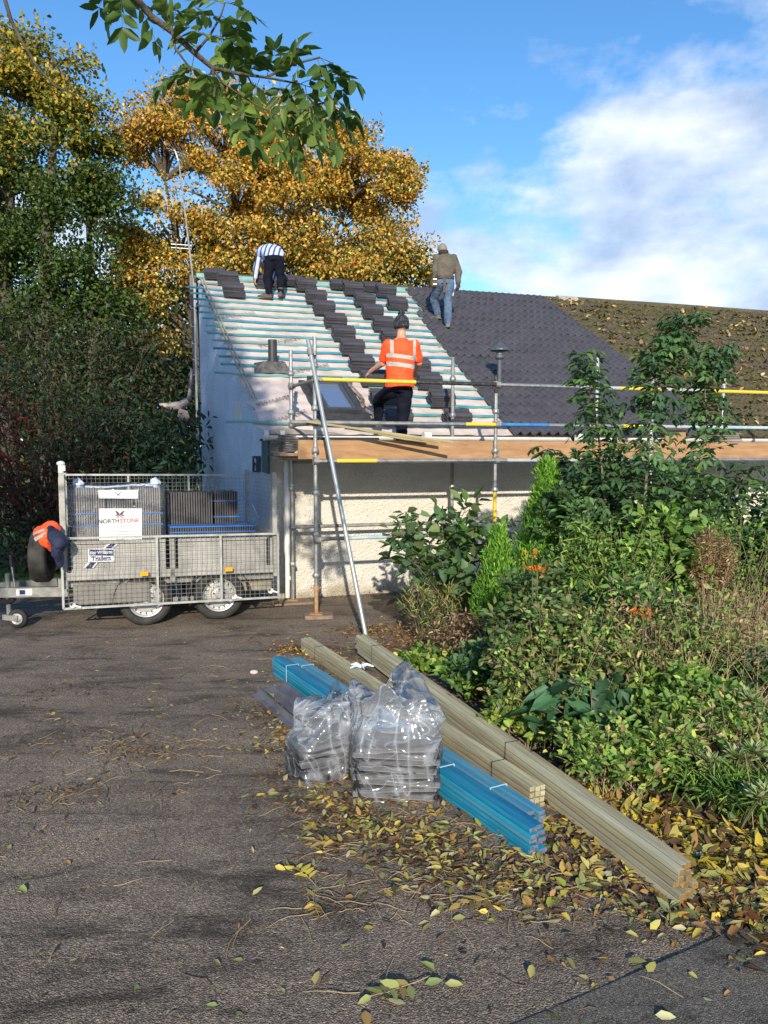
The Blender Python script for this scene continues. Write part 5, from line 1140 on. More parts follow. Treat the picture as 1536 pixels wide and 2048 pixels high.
# metal dry verge lengths at the left of the bags
gm = mat('grey_metal_trim', (.13, .13, .15), .4, .5, col2=(.22, .22, .25), vscale=4, bump=.1)
for k, (pa_, pb_, lab) in enumerate([((516, 1392), (640, 1510), 'grey folded metal trim length lying outermost beside the batten bundle'), ((540, 1384), (660, 1490), 'grey folded metal trim length, middle of the three by the batten bundle'), ((566, 1380), (690, 1488), 'grey folded metal trim length closest to the blue battens')]):
    p_, q_ = gr(*pa_), gr(*pb_); p_.z = .02+.008*k; q_.z = .05; dd = (q_-p_).normalized(); ss = Vector((-dd.y, dd.x, 0)); b = MB(); w_ = .055
    prof2 = [(-w_, .0), (-w_*.2, .006), (0, .045), (.012, .045), (w_*.3, .004), (w_, .006)]
    vs = [p_+ss*x+Z*z for x, z in prof2]+[q_+ss*x+Z*z for x, z in prof2]; m_ = len(prof2)
    b.add(vs, [(i, i+1, m_+i+1, m_+i) for i in range(m_-1)]); o = b.build('metal_trim', gm, None, origin=p_); o.modifiers.new('s', 'SOLIDIFY').thickness = .003; tag(o, lab, 'metal trim', 'metal trim lengths beside the bags')
q = gr(508, 1348); b = MB(); b.ball(q+Z*.018, (.04, .03, .02), 10, 7); o = b.build('pale_stone', mat('pale_stone', (.5, .46, .38), .9), None, True, origin=q); tag(o, 'small pale stone on the driveway beside the far end of the blue battens', 'stone')
# the two shrink-wrapped packs
pg = mat('grey_fitting', (.06, .062, .068), .5, col2=(.12, .125, .135), vscale=5, bump=.15)
def pack(name, px, py, w, dpt, h, yaw, lab, nl, top, lean=0.0):
    c_ = gr(px, py); t = thing(name, c_, lab, 'wrapped pack', 'packs of roof fittings wrapped in clear plastic')
    X = Vector((math.cos(yaw), math.sin(yaw), 0)); Yv = Vector((-math.sin(yaw), math.cos(yaw), 0)); c_ = c_+Yv*(dpt/2)
    for k in range(nl):
        z_ = .012+h*(k+.5)/nl; b = MB(); a_ = (.10 if k % 2 else -.06); ax = ((X*math.cos(a_)+Z*math.sin(a_)*.5).normalized(), Yv, (Z*math.cos(a_)-X*math.sin(a_)*.5).normalized())
        # angled trough-shaped fitting
        cc = c_+Z*z_+X*(.02*(k % 3-1)); L2 = w*.94; D2 = dpt*.92; th = h/nl*.80
        pr = [(-D2/2, -th*.5), (-D2/2+.02, th*.35), (-D2*.1, th*.5), (D2*.1, th*.5), (D2/2-.02, th*.35), (D2/2, -th*.5)]
        vs = [cc+ax[1]*y+ax[2]*z-ax[0]*(L2/2) for y, z in pr]+[cc+ax[1]*y+ax[2]*z+ax[0]*(L2/2) for y, z in pr]; m_ = len(pr)
        b.add(vs, [tuple(range(m_))[::-1], tuple(range(m_, 2*m_))]+[(i, (i+1) % m_, m_+(i+1) % m_, m_+i) for i in range(m_)]); b.build('fitting', pg, t, bevel=.006)
    # film: rings from the ground to the loose gathered mouth
    na = 130; b = MB(); vs = []; lv = 56
    for j in range(lv+1):
        f = j/lv; z_ = .004+top*f; hf = h/top
        if f < hf: e_ = 1.06+.05*mnoise.noise((j*.25, yaw*7, 1))
        else:
            g = (f-hf)/(1-hf); e_ = 1.05-.05*math.sin(g*3)-.13*g*g+.18*mnoise.noise((g*2, yaw*9, 5))
        for k in range(na):
            a_ = 2*math.pi*k/na; ca, sa = math.cos(a_), math.sin(a_); pw = .55+.35*max(0, min(1, (f-hf)*2.2))
            sx_ = math.copysign(abs(ca)**pw, ca)*w/2; sy_ = math.copysign(abs(sa)**pw, sa)*dpt/2
            am = .010 if f < hf else .010+.040*min(1, (f-hf)*3)
            nz = mnoise.noise((ca*1.6+yaw, sa*1.6, f*2.2)); rg = .6-abs(mnoise.noise((ca*2.6+yaw*3, sa*2.6, f*2.0)))*2
            r_ = e_*(1+ (am*2.3*nz+am*.9*rg)/max(w, dpt)*2)
            top_var = (.27*mnoise.noise((ca*1.5+yaw*5, sa*1.5, 0))-.03)*max(0, f-hf)/(1-hf)
            vs.append(c_+X*(sx_*r_+lean*max(0, f-hf))+Yv*(sy_*r_)+Z*(z_+top_var+.010*nz))
    fs = [(j*na+k, j*na+(k+1) % na, (j+1)*na+(k+1) % na, (j+1)*na+k) for j in range(lv) for k in range(na)]
    ctr = len(vs); vs.append(c_+X*lean*.5+Z*(top*.86)); fs += [(lv*na+k, lv*na+(k+1) % na, ctr) for k in range(na)]
    b.add(vs, fs); b.build('plastic_wrap', film('clear_wrap_%d' % int(h*100), .02, h, .45, 4.0, .16, .34), t, smooth=True); return t
pack('wrapped_pack', 662, 1568, .36, .30, .24, .55, 'shrink-wrapped pack of grey roof fittings, the left and farther of the two', 6, .52, .10)
pack('wrapped_pack', 792, 1606, .50, .34, .31, -.06, 'larger shrink-wrapped pack of grey roof fittings lying on the leaves against the blue battens', 8, .60, -.02)
# ================================================================ VEGETATION
lf = leafmat('leaf', .32, .5); lfa = leafmat('autumn_leaf', .38, .55); litm = leafmat('fallen_leaf', .12, .6)
bark = mat('bark', (.055, .045, .033), .95, col2=(.14, .12, .09), vscale=9, bump=.8, bscale=25, bdist=.02, stretch=(4, 4, 1))
barkp = mat('pale_bark', (.12, .10, .07), .95, col2=(.26, .23, .17), vscale=9, bump=.6, bscale=25, stretch=(4, 4, 1))
stemg = mat('green_stem', (.06, .09, .03), .8, col2=(.14, .12, .06), vscale=8); stemb = mat('brown_stem', (.09, .06, .035), .85, col2=(.20, .15, .09), vscale=8)
A_ = lambda v: np.array(list(v))
def bez(p, q, r_, n=8): return [p.lerp(q, t).lerp(q.lerp(r_, t), t) for t in [i/n for i in range(n+1)]]
def tree(name, label, base, trunks, lobes, Yc, dens, lsz, palf, mleaf, group=None, per=90, cr=.5, barkm=None):
    t = thing(name, base, label, 'tree', group); L = Leaves(); tb = MB(); cl = []
    for tr_ in trunks: tb.tube(tr_[0], tr_[1], 10)
    nodes = [p for tr_ in trunks for p in tr_[0][1:]]
    for (px, py, pr, dy) in lobes:
        Y = Yc+dy; c = at(px, py, Y); r_ = pr*Y/1500; n = max(4, int(dens*r_*r_))
        for i in range(n):
            d = Vector(rng.normal(0, 1, 3)).normalized(); q = c+Vector((d.x*r_, d.y*r_*.8, d.z*r_))*(random.uniform(.55, 1.0))
            cl.append((q, c))
    for (q, c) in cl:
        nd = min(nodes, key=lambda p: (p-q).length+max(0, p.z-q.z+.5)*2)
        m_ = nd.lerp(q, .5)+Vector((0, 0, random.uniform(.1, .5)))
        if random.random() < .9: tb.tube(bez(nd, m_, q, 5), [.06, .05, .040, .030, .020, .010], 5, False)
        n = int(per*random.uniform(.5, 1.4)); out = A_((q-c).normalized())
        P = A_(q)+np.clip(rng.normal(0, 1, (n, 3)), -1.7, 1.7)*np.array([cr, cr, cr*.55])*random.uniform(.6, 1.1)
        D = rdir(n)+out*.6+np.array([0, 0, -.35]); Nn = rng.normal(0, .6, (n, 3))+np.array([0, -.45, .8])
        L.add(P, D, Nn, rng.uniform(.7, 1.3, n)*lsz, rng.uniform(.6, 1.0, n)*lsz*.85, palf(q, n))
    tb.build('trunk', barkm or bark, t, True); L.build('crown', mleaf, t); return t
YEL = [(.76, .46, .08), (.70, .50, .10), (.62, .32, .05), (.46, .37, .08), (.50, .24, .05), (.30, .27, .06), (.74, .55, .16)]
GRN = [(.045, .085, .018), (.07, .12, .022), (.10, .155, .03), (.03, .06, .014)]
OLV = [(.28, .27, .04), (.42, .33, .04), (.17, .20, .035), (.52, .32, .04), (.10, .15, .025)]
def pal_orange(q, n):
    py = 905-(q.z-2)/q.y*1500
    g = .20+.5*max(0, min(1, (py-430)/180))*(1 if q.y > 22.2 else .35)
    return np.where(rng.uniform(0, 1, (n, 1)) < g, pal(n, GRN+OLV[2:3], .2), pal(n, YEL, .2))
tb0 = Vector((-4.6, 22.5, 0)); 
def tk(pts, Y): return [at(x, y, Y) if y < 1100 else Vector((at(x, 900, Y).x, Y, 0)) for x, y in pts]
ot_lobes = [(400, 232, 55, 0), (520, 222, 50, 0), (660, 268, 45, 0), (280, 270, 50, 0), (720, 300, 45, 0), (238, 560, 46, 0), (320, 300, 80, 0), (410, 260, 90, .3), (520, 290, 105, 0), (640, 330, 95, .5), (715, 360, 90, 0), (770, 430, 70, 0), (640, 470, 130, .5), (455, 420, 130, -.6), (335, 450, 95, 0), (520, 520, 120, .2), (765, 530, 70, .3), (270, 560, 55, 0), (330, 560, 80, -.5), (232, 475, 38, .4), (810, 520, 42, 0), (795, 360, 32, 0), (840, 545, 26, .3), (600, 250, 50, 0), (690, 500, 90, -.5), (560, 400, 110, -.5), (240, 620, 50, 0), (320, 640, 60, 0)]
tree('maple_tree', 'broad orange and gold autumn maple rising behind the stripped roof', Vector((-3.2, 22.6, 0)),
     [(tk([(500, 1200), (500, 800), (495, 600), (470, 430), (450, 320)], 22.6), [.30, .26, .20, .11, .03]), (tk([(560, 1200), (590, 700), (640, 520), (700, 400)], 22.8), [.28, .2, .12, .03]), (tk([(440, 1200), (400, 700), (360, 520), (330, 360)], 22.5), [.26, .18, .11, .03])],
     ot_lobes, 22.4, 6.4, .10, pal_orange, lfa, 'autumn trees behind the cottage', per=400, cr=.40)
tree('maple_tree', 'darker green and yellow tree standing close behind the orange maple, filling its lower gaps', Vector((-4, 26, 0)),
     [(tk([(420, 1200), (420, 700), (400, 520)], 26), [.3, .2, .05]), (tk([(700, 1200), (700, 650), (720, 520)], 26), [.3, .2, .05])],
     [(300, 560, 90, 0), (430, 540, 100, 0), (560, 560, 110, 0), (700, 560, 100, 0), (800, 580, 50, 0), (380, 640, 90, 0), (250, 660, 70, 0), (480, 440, 90, 0), (620, 440, 80, 0)], 26, 2.6, .15, lambda q, n: pal(n, GRN+OLV[:3], .2), lfa, 'autumn trees behind the cottage', per=190, cr=.55)
def pal_left(q, n):
    py = 905-(q.z-2)/q.y*1500
    g = min(1, max(.12, (py-180)/230)); return np.where(rng.uniform(0, 1, (n, 1)) < g, pal(n, GRN, .22), pal(n, OLV+[(.45, .32, .05)], .2))
tree('sycamore_tree', 'tall dark green tree with yellowing top at the left edge, left of the orange maple', Vector((-9, 20.5, 0)),
     [(tk([(92, 1200), (88, 620), (96, 420), (110, 250), (115, 130)], 20.3), [.24, .19, .14, .08, .03]), (tk([(20, 1200), (10, 620), (20, 400), (40, 200)], 20.6), [.24, .19, .12, .03]), (tk([(180, 1200), (185, 650), (178, 450), (165, 320)], 20.8), [.16, .12, .08, .02])],
     [(30, 110, 60, 0), (95, 120, 65, 0), (150, 165, 65, .3), (-30, 180, 80, 0), (60, 210, 90, 0), (165, 250, 62, 0), (20, 320, 90, 0), (120, 340, 85, .3), (195, 320, 42, 0), (215, 400, 30, 0), (40, 430, 90, .5), (150, 450, 80, 0), (40, 560, 100, .2), (170, 560, 75, 0), (110, 640, 90, .5), (-60, 400, 90, 0), (-50, 560, 90, 0), (20, 660, 80, 0), (210, 620, 50, 0), (-70, 280, 80, 0)],
     20.4, 6.5, .11, pal_left, lf, 'autumn trees behind the cottage', per=380, cr=.42)

def shrub(name, label, base, H, Rw, nst, per, L_, W_, cols, group=None, cat='shrub', spread=.09, t0=.25, droop=.12, jit=.2, m_=None, sm=None, sr=.008, lean=(0, 0), up=.35, flat=.75, out=.8):
    t = thing(name, base, label, cat, group); lv = Leaves(); sb = MB(); base = Vector(base)
    for i in range(nst):
        a = random.uniform(0, 2*math.pi); r_ = Rw*math.sqrt(random.uniform(.0, 1)); e = base+Vector((r_*math.cos(a)+lean[0]*H, r_*math.sin(a)*.8+lean[1]*H, H*random.uniform(.72, 1.02)*(1-flat*.5*(r_/max(Rw, .01))**2)))
        s0 = base+Vector((random.uniform(-.35, .35)*Rw, random.uniform(-.35, .35)*Rw, -.03)); mid_ = s0.lerp(e, .55)+Vector((0, 0, H*.18)); pts = bez(s0, mid_, e, 7)
        sb.tube(pts, [sr*(1.1-.12*k) for k in range(8)], 5, False)
        n = max(3, int(per*random.uniform(.7, 1.3))); tt = t0+(1-t0)*np.sqrt(rng.uniform(0, 1, n)) if t0 else rng.uniform(0, 1, n)
        arr = np.array([list(p) for p in pts]); ix = tt*7; k = np.minimum(ix.astype(int), 6); f = (ix-k)[:, None]; P = arr[k]*(1-f)+arr[k+1]*f
        d = rdir(n); d[:, 2] = d[:, 2]*.5+up; d = norm(d); P2 = P+d*rng.uniform(0, spread, (n, 1))
        Nn = rng.normal(0, .45, (n, 3))+np.array([0, -.15, 1])
        lv.add(P2, d*out+rng.normal(0, .3, (n, 3)), Nn, rng.uniform(.65, 1.2, n)*L_, rng.uniform(.8, 1.15, n)*W_, pal(n, cols, jit), droop=droop*2)
    sb.build('stems', sm or stemb, t, True); lv.build('foliage', m_ or lf, t); return t
def B(px, Y, dz=0.0):
    x = at(px, 900, Y).x; return Vector((x, Y, max(0, bed_h(x, Y))+dz))
def Hh(y, Y, base): return at(0, y, Y).z-base.z
# hedge at the left
DK = [(.028, .052, .018), (.045, .078, .024), (.02, .034, .012), (.065, .095, .03)]; RD = [(.12, .018, .016), (.08, .014, .012), (.16, .03, .02)]
BR = [(.05, .045, .018), (.08, .065, .025), (.035, .035, .014), (.06, .03, .02)]
def mass(name, label, Yc, lobes, per, L_, W_, palf, group, dens=14, cr=.3, base=None, mm=None):
    t = thing(name, base, label, 'shrub', group); lv = Leaves(); sb = MB(); b0 = Vector(base)
    for (px, py, pr, dy) in lobes:
        Y = Yc+dy; c = at(px, py, Y); r_ = pr*Y/1500; n = max(4, int(dens*r_*r_))
        for i in range(n):
            d = Vector(rng.normal(0, 1, 3)).normalized(); q = c+Vector((d.x*r_, d.y*r_*.7, d.z*r_))*random.uniform(.3, 1.0)
            if q.z < .1: q.z = .1+random.uniform(0, .3)
            if i % 3 == 0: sb.tube(bez(b0+Vector((random.uniform(-.5, .5), random.uniform(-.2, .2), 0)), b0.lerp(q, .4)+Z*(q.z*.6), q, 5), [.03, .024, .018, .012, .008, .005], 4, False)
            m_ = int(per*random.uniform(.5, 1.4)); P = A_(q)+rng.normal(0, 1, (m_, 3))*cr; P[:, 2] = np.maximum(P[:, 2], .03)
            D = rdir(m_)+np.array([0, -.3, -.35])+A_((q-c).normalized())*.4; lv.add(P, D, rng.normal(0, .5, (m_, 3))+np.array([0, -.6, .7]), rng.uniform(.6, 1.3, m_)*L_, rng.uniform(.7, 1.1, m_)*W_, palf(q, m_))
    sb.build('stems', bark, t, True); lv.build('foliage', mm or lf, t); return t
def p_red(q, n): f = max(.02, min(.75, 2.2*mnoise.noise((q.x*.9, q.y*.5, q.z*.9))-.15)); return np.where(rng.uniform(0, 1, (n, 1)) < f, pal(n, RD, .25), pal(n, DK+BR[:2], .25))
mass('red_leaved_shrub', 'dense dark shrub with arching red-tinged leaves behind the front of the trailer', 12.2, [(30, 900, 110, 0), (130, 860, 100, 0), (60, 1020, 120, 0), (170, 980, 100, 0), (-40, 800, 110, .5), (60, 790, 90, .4), (200, 880, 90, .2), (130, 1090, 80, 0), (20, 1110, 70, 0), (-60, 980, 110, 0), (230, 1070, 90, .2)], 70, .12, .035, p_red, 'hedge shrubs left of the cottage', dens=20, base=(-5.6, 12.4, 0))
mass('laurel_shrub', 'dark green broad-leaved shrub filling the space between the red-tinged one and the gable', 13.0, [(290, 900, 85, 0), (330, 960, 60, -.3), (250, 960, 90, 0), (300, 1050, 90, 0), (225, 850, 60, .2), (345, 880, 38, .2), (345, 1080, 45, 0)], 60, .15, .06, lambda q, n: pal(n, [(.018, .05, .018), (.03, .075, .03), (.012, .03, .012), (.045, .09, .05)], .25), 'hedge shrubs left of the cottage', dens=20, base=(-4.1, 13.2, 0))
mass('brown_shrub', 'tall thin brownish shrub with gaps of sky under the tall dark tree', 16.5, [(60, 700, 90, 0), (160, 720, 90, 0), (260, 730, 80, 0), (330, 730, 50, 0), (200, 800, 90, 0), (310, 800, 60, 0), (-30, 700, 90, 0), (80, 780, 90, 0), (350, 640, 36, 0), (350, 780, 50, 0), (355, 850, 50, 0), (300, 850, 70, 0)], 42, .12, .05, lambda q, n: pal(n, BR[:3]+DK[:3], .25), 'hedge shrubs left of the cottage', dens=30, cr=.38, base=(-6.5, 16.6, 0))
mass('laurel_shrub', 'low dark bush at the far left edge behind the drawbar', 13.6, [(-20, 1050, 100, 0), (60, 1090, 60, 0), (140, 1100, 60, 0), (220, 1100, 60, 0)], 60, .12, .05, lambda q, n: pal(n, DK, .25), 'hedge shrubs left of the cottage', dens=20, base=(-6.2, 13.7, 0))
fw = Leaves(); sm_ = 260
for i in range(sm_):
    c = Vector((random.uniform(-26, -7.5), random.uniform(30, 36), 0)); c.z = random.uniform(.5, 6.8)+1.2*mnoise.noise((c.x*.4, 1, 1)); m_ = 130
    fw.add(A_(c)+rng.normal(0, .8, (m_, 3)), rdir(m_, -.2), rng.normal(0, .6, (m_, 3))+np.array([0, -.6, .6]), .30, .2, pal(m_, GRN[:2]+DK, .2))
tag(fw.build('distant_woodland', lf), 'dark mass of far trees glimpsed through the hedge at the left', 'woodland', kind='stuff')
# grass blades on the lawn edge
gl = Leaves(); n = 5000; P = np.stack([rng.uniform(-8, -4.0, n), rng.uniform(10.35, 11.9, n), np.full(n, .02)], 1); D = rng.normal(0, .35, (n, 3)); D[:, 2] = 1; gl.add(P, D, rdir(n), rng.uniform(.05, .10, n), .008, pal(n, [(.05, .14, .015), (.08, .20, .03), (.03, .09, .01)], .2)); tag(gl.build('lawn_grass', lf), 'short green grass behind the trailer drawbar', 'grass', kind='stuff')

# ---- right-hand bed
G1 = [(.09, .18, .04), (.06, .13, .035), (.14, .24, .055), (.18, .27, .08)]; G2 = [(.055, .11, .05), (.08, .15, .065), (.11, .19, .085), (.04, .08, .035)]; G3 = [(.17, .29, .05), (.24, .34, .07), (.12, .23, .045), (.36, .37, .09)]
DRY = [(.34, .24, .13), (.44, .33, .19), (.24, .15, .08), (.15, .09, .05)]; GB = 'mixed shrubs in the bed'
G1, G2, G3 = [[tuple(min(.6, c*1.25) for c in q) for q in g] for g in (G1, G2, G3)]
b_ = B(898, 8.0)
shrub('broadleaf_shrub', 'loose shrub with large rounded green leaves in front of the white wall', b_, Hh(985, 8.0, b_), .80, 30, 22, .145, .10, G2[:3]+G1[:1]+[(.13, .17, .06)], GB, spread=.13, t0=.12, droop=.2)
for k, (pts) in enumerate([[(845, 1230), (800, 1150), (768, 1090), (742, 1095)], [(860, 1220), (830, 1080), (838, 1000), (850, 985)], [(930, 1220), (960, 1080), (955, 1010), (948, 985)]]):
    pass
def conifer(label, px, Y, ytop, r_, n, px2=None):
    b0 = B(px, Y); H = Hh(ytop, Y, b0); t = thing('conifer', b0, label, 'conifer', 'bright green conifers in the bed'); lv = Leaves(); sb = MB(); sb.tube([b0, b0+Z*H*.9], [.025, .008], 6)
    for i in range(n):
        z_ = H*random.uniform(.02, .97)**.9; rr_ = r_*(min(1, (1-z_/H)*1.7+.05))*(.75+.35*mnoise.noise((z_*4, i % 7, 1))); a = random.uniform(0, 2*math.pi); tip = b0+Vector((rr_*math.cos(a), rr_*math.sin(a), z_+.08)); o_ = Vector((math.cos(a), math.sin(a), 1.7)).normalized()
        m_ = 16; P = A_(tip)+np.outer(rng.uniform(-.13, .04, m_), A_(o_))+rng.normal(0, .018, (m_, 3)); D = A_(o_)+rng.normal(0, .38, (m_, 3)); D[:, 2] += .3
        lv.add(P, D, np.array([math.cos(a), math.sin(a), .2])+rng.normal(0, .5, (m_, 3)), rng.uniform(.035, .07, m_), .012, pal(m_, [(.14, .32, .04), (.20, .42, .05), (.08, .20, .03), (.26, .46, .07)], .2))
    sb.build('trunk', bark, t); lv.build('foliage', lf, t)
conifer('small bright lime green conifer beside the dry bush', 1000, 7.1, 1068, .27, 560)
conifer('bigger green conifer whose pointed top reaches the scaffold toe board', 1096, 7.1, 935, .38, 1100)
def pinnate(lv, sb, s_, d, L_, npair, ll, lw, col, sag=.35, wj=.15, rr=.003):
    d = Vector(d).normalized(); side = d.cross(Z); side = side.normalized() if side.length > .1 else Vector((1, 0, 0)); pts = []
    for k in range(7):
        f = k/6; pts.append(s_+d*L_*f-Z*(sag*L_*f*f))
    sb.tube(pts, [rr*(1-.1*k) for k in range(7)], 4, False); P = []; D = []; Nn = []
    for k in range(npair):
        f = .25+.7*k/max(1, npair-1); i = min(5, int(f*6)); q = pts[i].lerp(pts[i+1], f*6-i); tg_ = (pts[i+1]-pts[i]).normalized()
        for sg in (-1, 1):
            dd = (tg_*.55+side*sg+Vector(rng.normal(0, wj, 3))-Z*sag*.5).normalized(); P.append(list(q)); D.append(list(dd)); Nn.append(list(side.cross(tg_)*1.0+Vector(rng.normal(0, .3, 3))))
    P.append(list(pts[-1])); D.append(list((pts[-1]-pts[-2]).normalized())); Nn.append([0, -.2, 1]); n = len(P); Nn = np.array(Nn); Nn[Nn[:, 2] < 0] *= -1
    lv.add(P, D, Nn, rng.uniform(.8, 1.15, n)*ll, rng.uniform(.85, 1.15, n)*lw, np.clip(np.array(col)*(1+rng.normal(0, .12, (n, 1))), 0, 1), droop=.22)
def sapling(label, px, Y, path, nl, cols, L_=.26, ll=.10, lw=.045, t0=.12, np_=3):
    b0 = B(px, Y); pts = [b0]+[at(x, y, Y+dy) for x, y, dy in path]; t = thing('elder_sapling', b0, label, 'sapling', 'tall thin saplings in front of the roof'); lv = Leaves(); sb = MB(); sb2 = MB()
    cur = []
    for i in range(len(pts)-1):
        for k in range(8): cur.append(pts[i].lerp(pts[i+1], k/8))
    cur.append(pts[-1]); n = len(cur); sb.tube(cur, [.016*(1-.8*i/n) for i in range(n)], 7)
    for k in range(nl):
        f = t0+(1-t0)*(k+random.random())/nl; i = min(n-2, int(f*(n-1))); q = cur[i].lerp(cur[i+1], f*(n-1)-i); a = k*2.4+random.uniform(-.4, .4); sh = (1-.45*f)
        pinnate(lv, sb2, q, (math.cos(a), math.sin(a), random.uniform(.15, .8)), L_*sh*random.uniform(.8, 1.25), np_, ll*random.uniform(.8, 1.15), lw, cols[int(rng.integers(len(cols)))], sag=random.uniform(.2, .7))
    sb.build('stem', barkp, t, True); sb2.build('leaf_stalks', stemg, t); lv.build('foliage', lf, t)
EL = [(.07, .15, .06), (.09, .19, .065), (.12, .23, .07), (.05, .11, .05)]
sapling('thin sapling, leftmost and shortest of the three tall ones over the roof', 1215, 6.6, [(1210, 1000, 0), (1195, 850, 0), (1165, 705, 0)], 150, EL, .30, .085, .038)
sapling('tallest sapling, its leafy top reaching up over the mossy roof', 1290, 6.4, [(1290, 1000, 0), (1300, 820, 0), (1320, 720, 0), (1375, 632, 0)], 210, EL, .32, .085, .038)
sapling('slim sapling right of the tallest, in front of the mossy roof vent', 1370, 6.8, [(1385, 1000, 0), (1415, 850, 0), (1408, 760, 0), (1440, 692, 0)], 150, EL, .30, .085, .038)
sapling('pale leafed sapling bending right under the toe board', 1440, 7.4, [(1450, 1050, 0), (1470, 980, 0), (1500, 930, 0)], 40, [(.09, .15, .06), (.06, .12, .04)], .26)
sapling('low leafy sapling spreading left over the big conifer', 1180, 7.3, [(1170, 1050, 0), (1140, 950, 0), (1085, 895, 0)], 44, [(.04, .10, .03), (.08, .14, .04)], .24)
def S(label, px, Y, ytop, Rw, nst, per, L_, W_, cols, **k):
    b0 = B(px, Y); return shrub(k.pop('name', 'shrub'), label, b0, Hh(ytop, Y, b0), Rw, nst, per, L_, W_, cols, k.pop('group', GB), **k)
S('dense mid green shrub under the three saplings', 1250, 6.9, 868, .95, 74, 74, .085, .050, G2+G1[:2])
S('dense dark shrub at the right under the pale sapling', 1440, 7.6, 945, .8, 46, 60, .085, .045, G2+[(.09, .14, .05)])
S('tall dark green shrub at the right edge in front of the wall', 1560, 7.0, 935, .7, 40, 60, .09, .05, G2+G1[:1])
S('lighter green large leaved shrub between saplings and dry plume', 1340, 6.2, 985, .50, 34, 44, .10, .07, G1+G3[:1])
S('feathery yellow-green shrub just right of the big conifer', 1170, 6.3, 1055, .42, 34, 80, .075, .018, G1+G3[:2], droop=.3)
S('purplish green leafy shrub in front of the conifers', 1085, 5.9, 1125, .48, 36, 64, .07, .042, [(.06, .12, .045), (.09, .16, .055), (.13, .20, .07), (.20, .23, .08)])
S('large rounded shrub with grey-green leaves in the middle of the bed', 1130, 5.1, 1195, .55, 46, 80, .065, .042, [(.08, .13, .04), (.10, .17, .05), (.15, .21, .07), (.22, .24, .09), (.30, .26, .14)])
S('tangled green shrub below the orange flowers at the right', 1290, 5.4, 1160, .50, 40, 66, .075, .035, G1+G2[:2]+DRY[:1])
S('dark bush at the right edge below the brown stems', 1480, 5.2, 1290, .50, 34, 60, .065, .038, G2+G1[:1])
S('low bright green bush at the foot of the lighter shrub on the right', 1390, 4.7, 1330, .40, 34, 60, .06, .035, G1+G3[:2])
S('shrub with long dark leaves behind the timber bundle', 1010, 5.9, 1270, .42, 30, 50, .08, .05, G2+G1[:2])
S('plant with very large glossy green leaves in the middle of the bed', 1190, 4.75, 1350, .32, 14, 12, .15, .09, [(.05, .13, .065), (.08, .19, .09), (.06, .16, .075)], name='large_leaved_plant', cat='plant', droop=.3, t0=.3)
S('clump of bright green narrow leaves beside the timber', 1215, 4.45, 1480, .20, 26, 20, .085, .020, G3, name='leafy_plant', cat='plant', droop=.5, up=.9)
S('bright green weedy plant in front of the glossy leaved one', 1310, 4.3, 1470, .34, 34, 34, .055, .034, G3+G1[:2], name='leafy_plant', cat='plant')
S('yellow-green leafy plant beside the long timber bundle', 1060, 5.0, 1400, .30, 24, 30, .07, .045, G3+G1[:1], name='leafy_plant', cat='plant')
S('low round-leaved plant just right of the far timber end', 870, 6.9, 1310, .40, 26, 26, .075, .06, G3+G1[:2], name='leafy_plant', cat='plant')
S('green plant between the dry bush and the timber', 960, 6.0, 1330, .34, 26, 26, .075, .05, G3[:2]+G1, name='leafy_plant', cat='plant')
S('grassy green clump at the right near the bottom of the bed', 1450, 4.05, 1545, .26, 34, 22, .08, .010, G1+G3[:2], name='grass_clump', cat='plant', droop=.4, up=1.0)
S('second grassy clump at the right edge', 1545, 3.85, 1580, .22, 30, 20, .08, .010, G1+G3[:2], name='grass_clump', cat='plant', droop=.4, up=1.0)
S('tan feathery dry plume standing above the bed at the right', 1432, 5.9, 1058, .16, 34, 90, .045, .010, DRY[:3], name='dry_plant', cat='dry plant', sm=mat('straw_stem', (.30, .22, .12), .9, col2=(.42, .32, .20), vscale=9), sr=.004, t0=.45, spread=.05, flat=.2, group='dead stems in the bed')
S('tall tangle of bare brown stems at the right edge', 1500, 5.1, 1185, .55, 70, 12, .05, .012, DRY, name='dry_plant', cat='dry plant', sm=mat('straw_stem', (0, 0, 0)), sr=.0035, t0=.5, group='dead stems in the bed')
S('brown dead flower stalks in the middle of the bed', 1290, 5.0, 1190, .5, 46, 12, .05, .014, DRY, name='dry_plant', cat='dry plant', sm=mat('straw_stem', (0, 0, 0)), sr=.003, t0=.5, group='dead stems in the bed')
S('low mound of dead brown twigs left of the small conifer', 945, 6.8, 1225, .50, 90, 22, .05, .018, DRY+[(.09, .05, .03)], name='dry_plant', cat='dry plant', sm=stemb, sr=.003, t0=.1, group='dead stems in the bed')
S('wispy yellowing grass stems in front of the large leaved shrub', 860, 7.6, 1150, .35, 40, 8, .10, .01, DRY[:2]+G3[:2], name='grass_clump', cat='plant', sr=.003, up=1.0, sm=stemg)
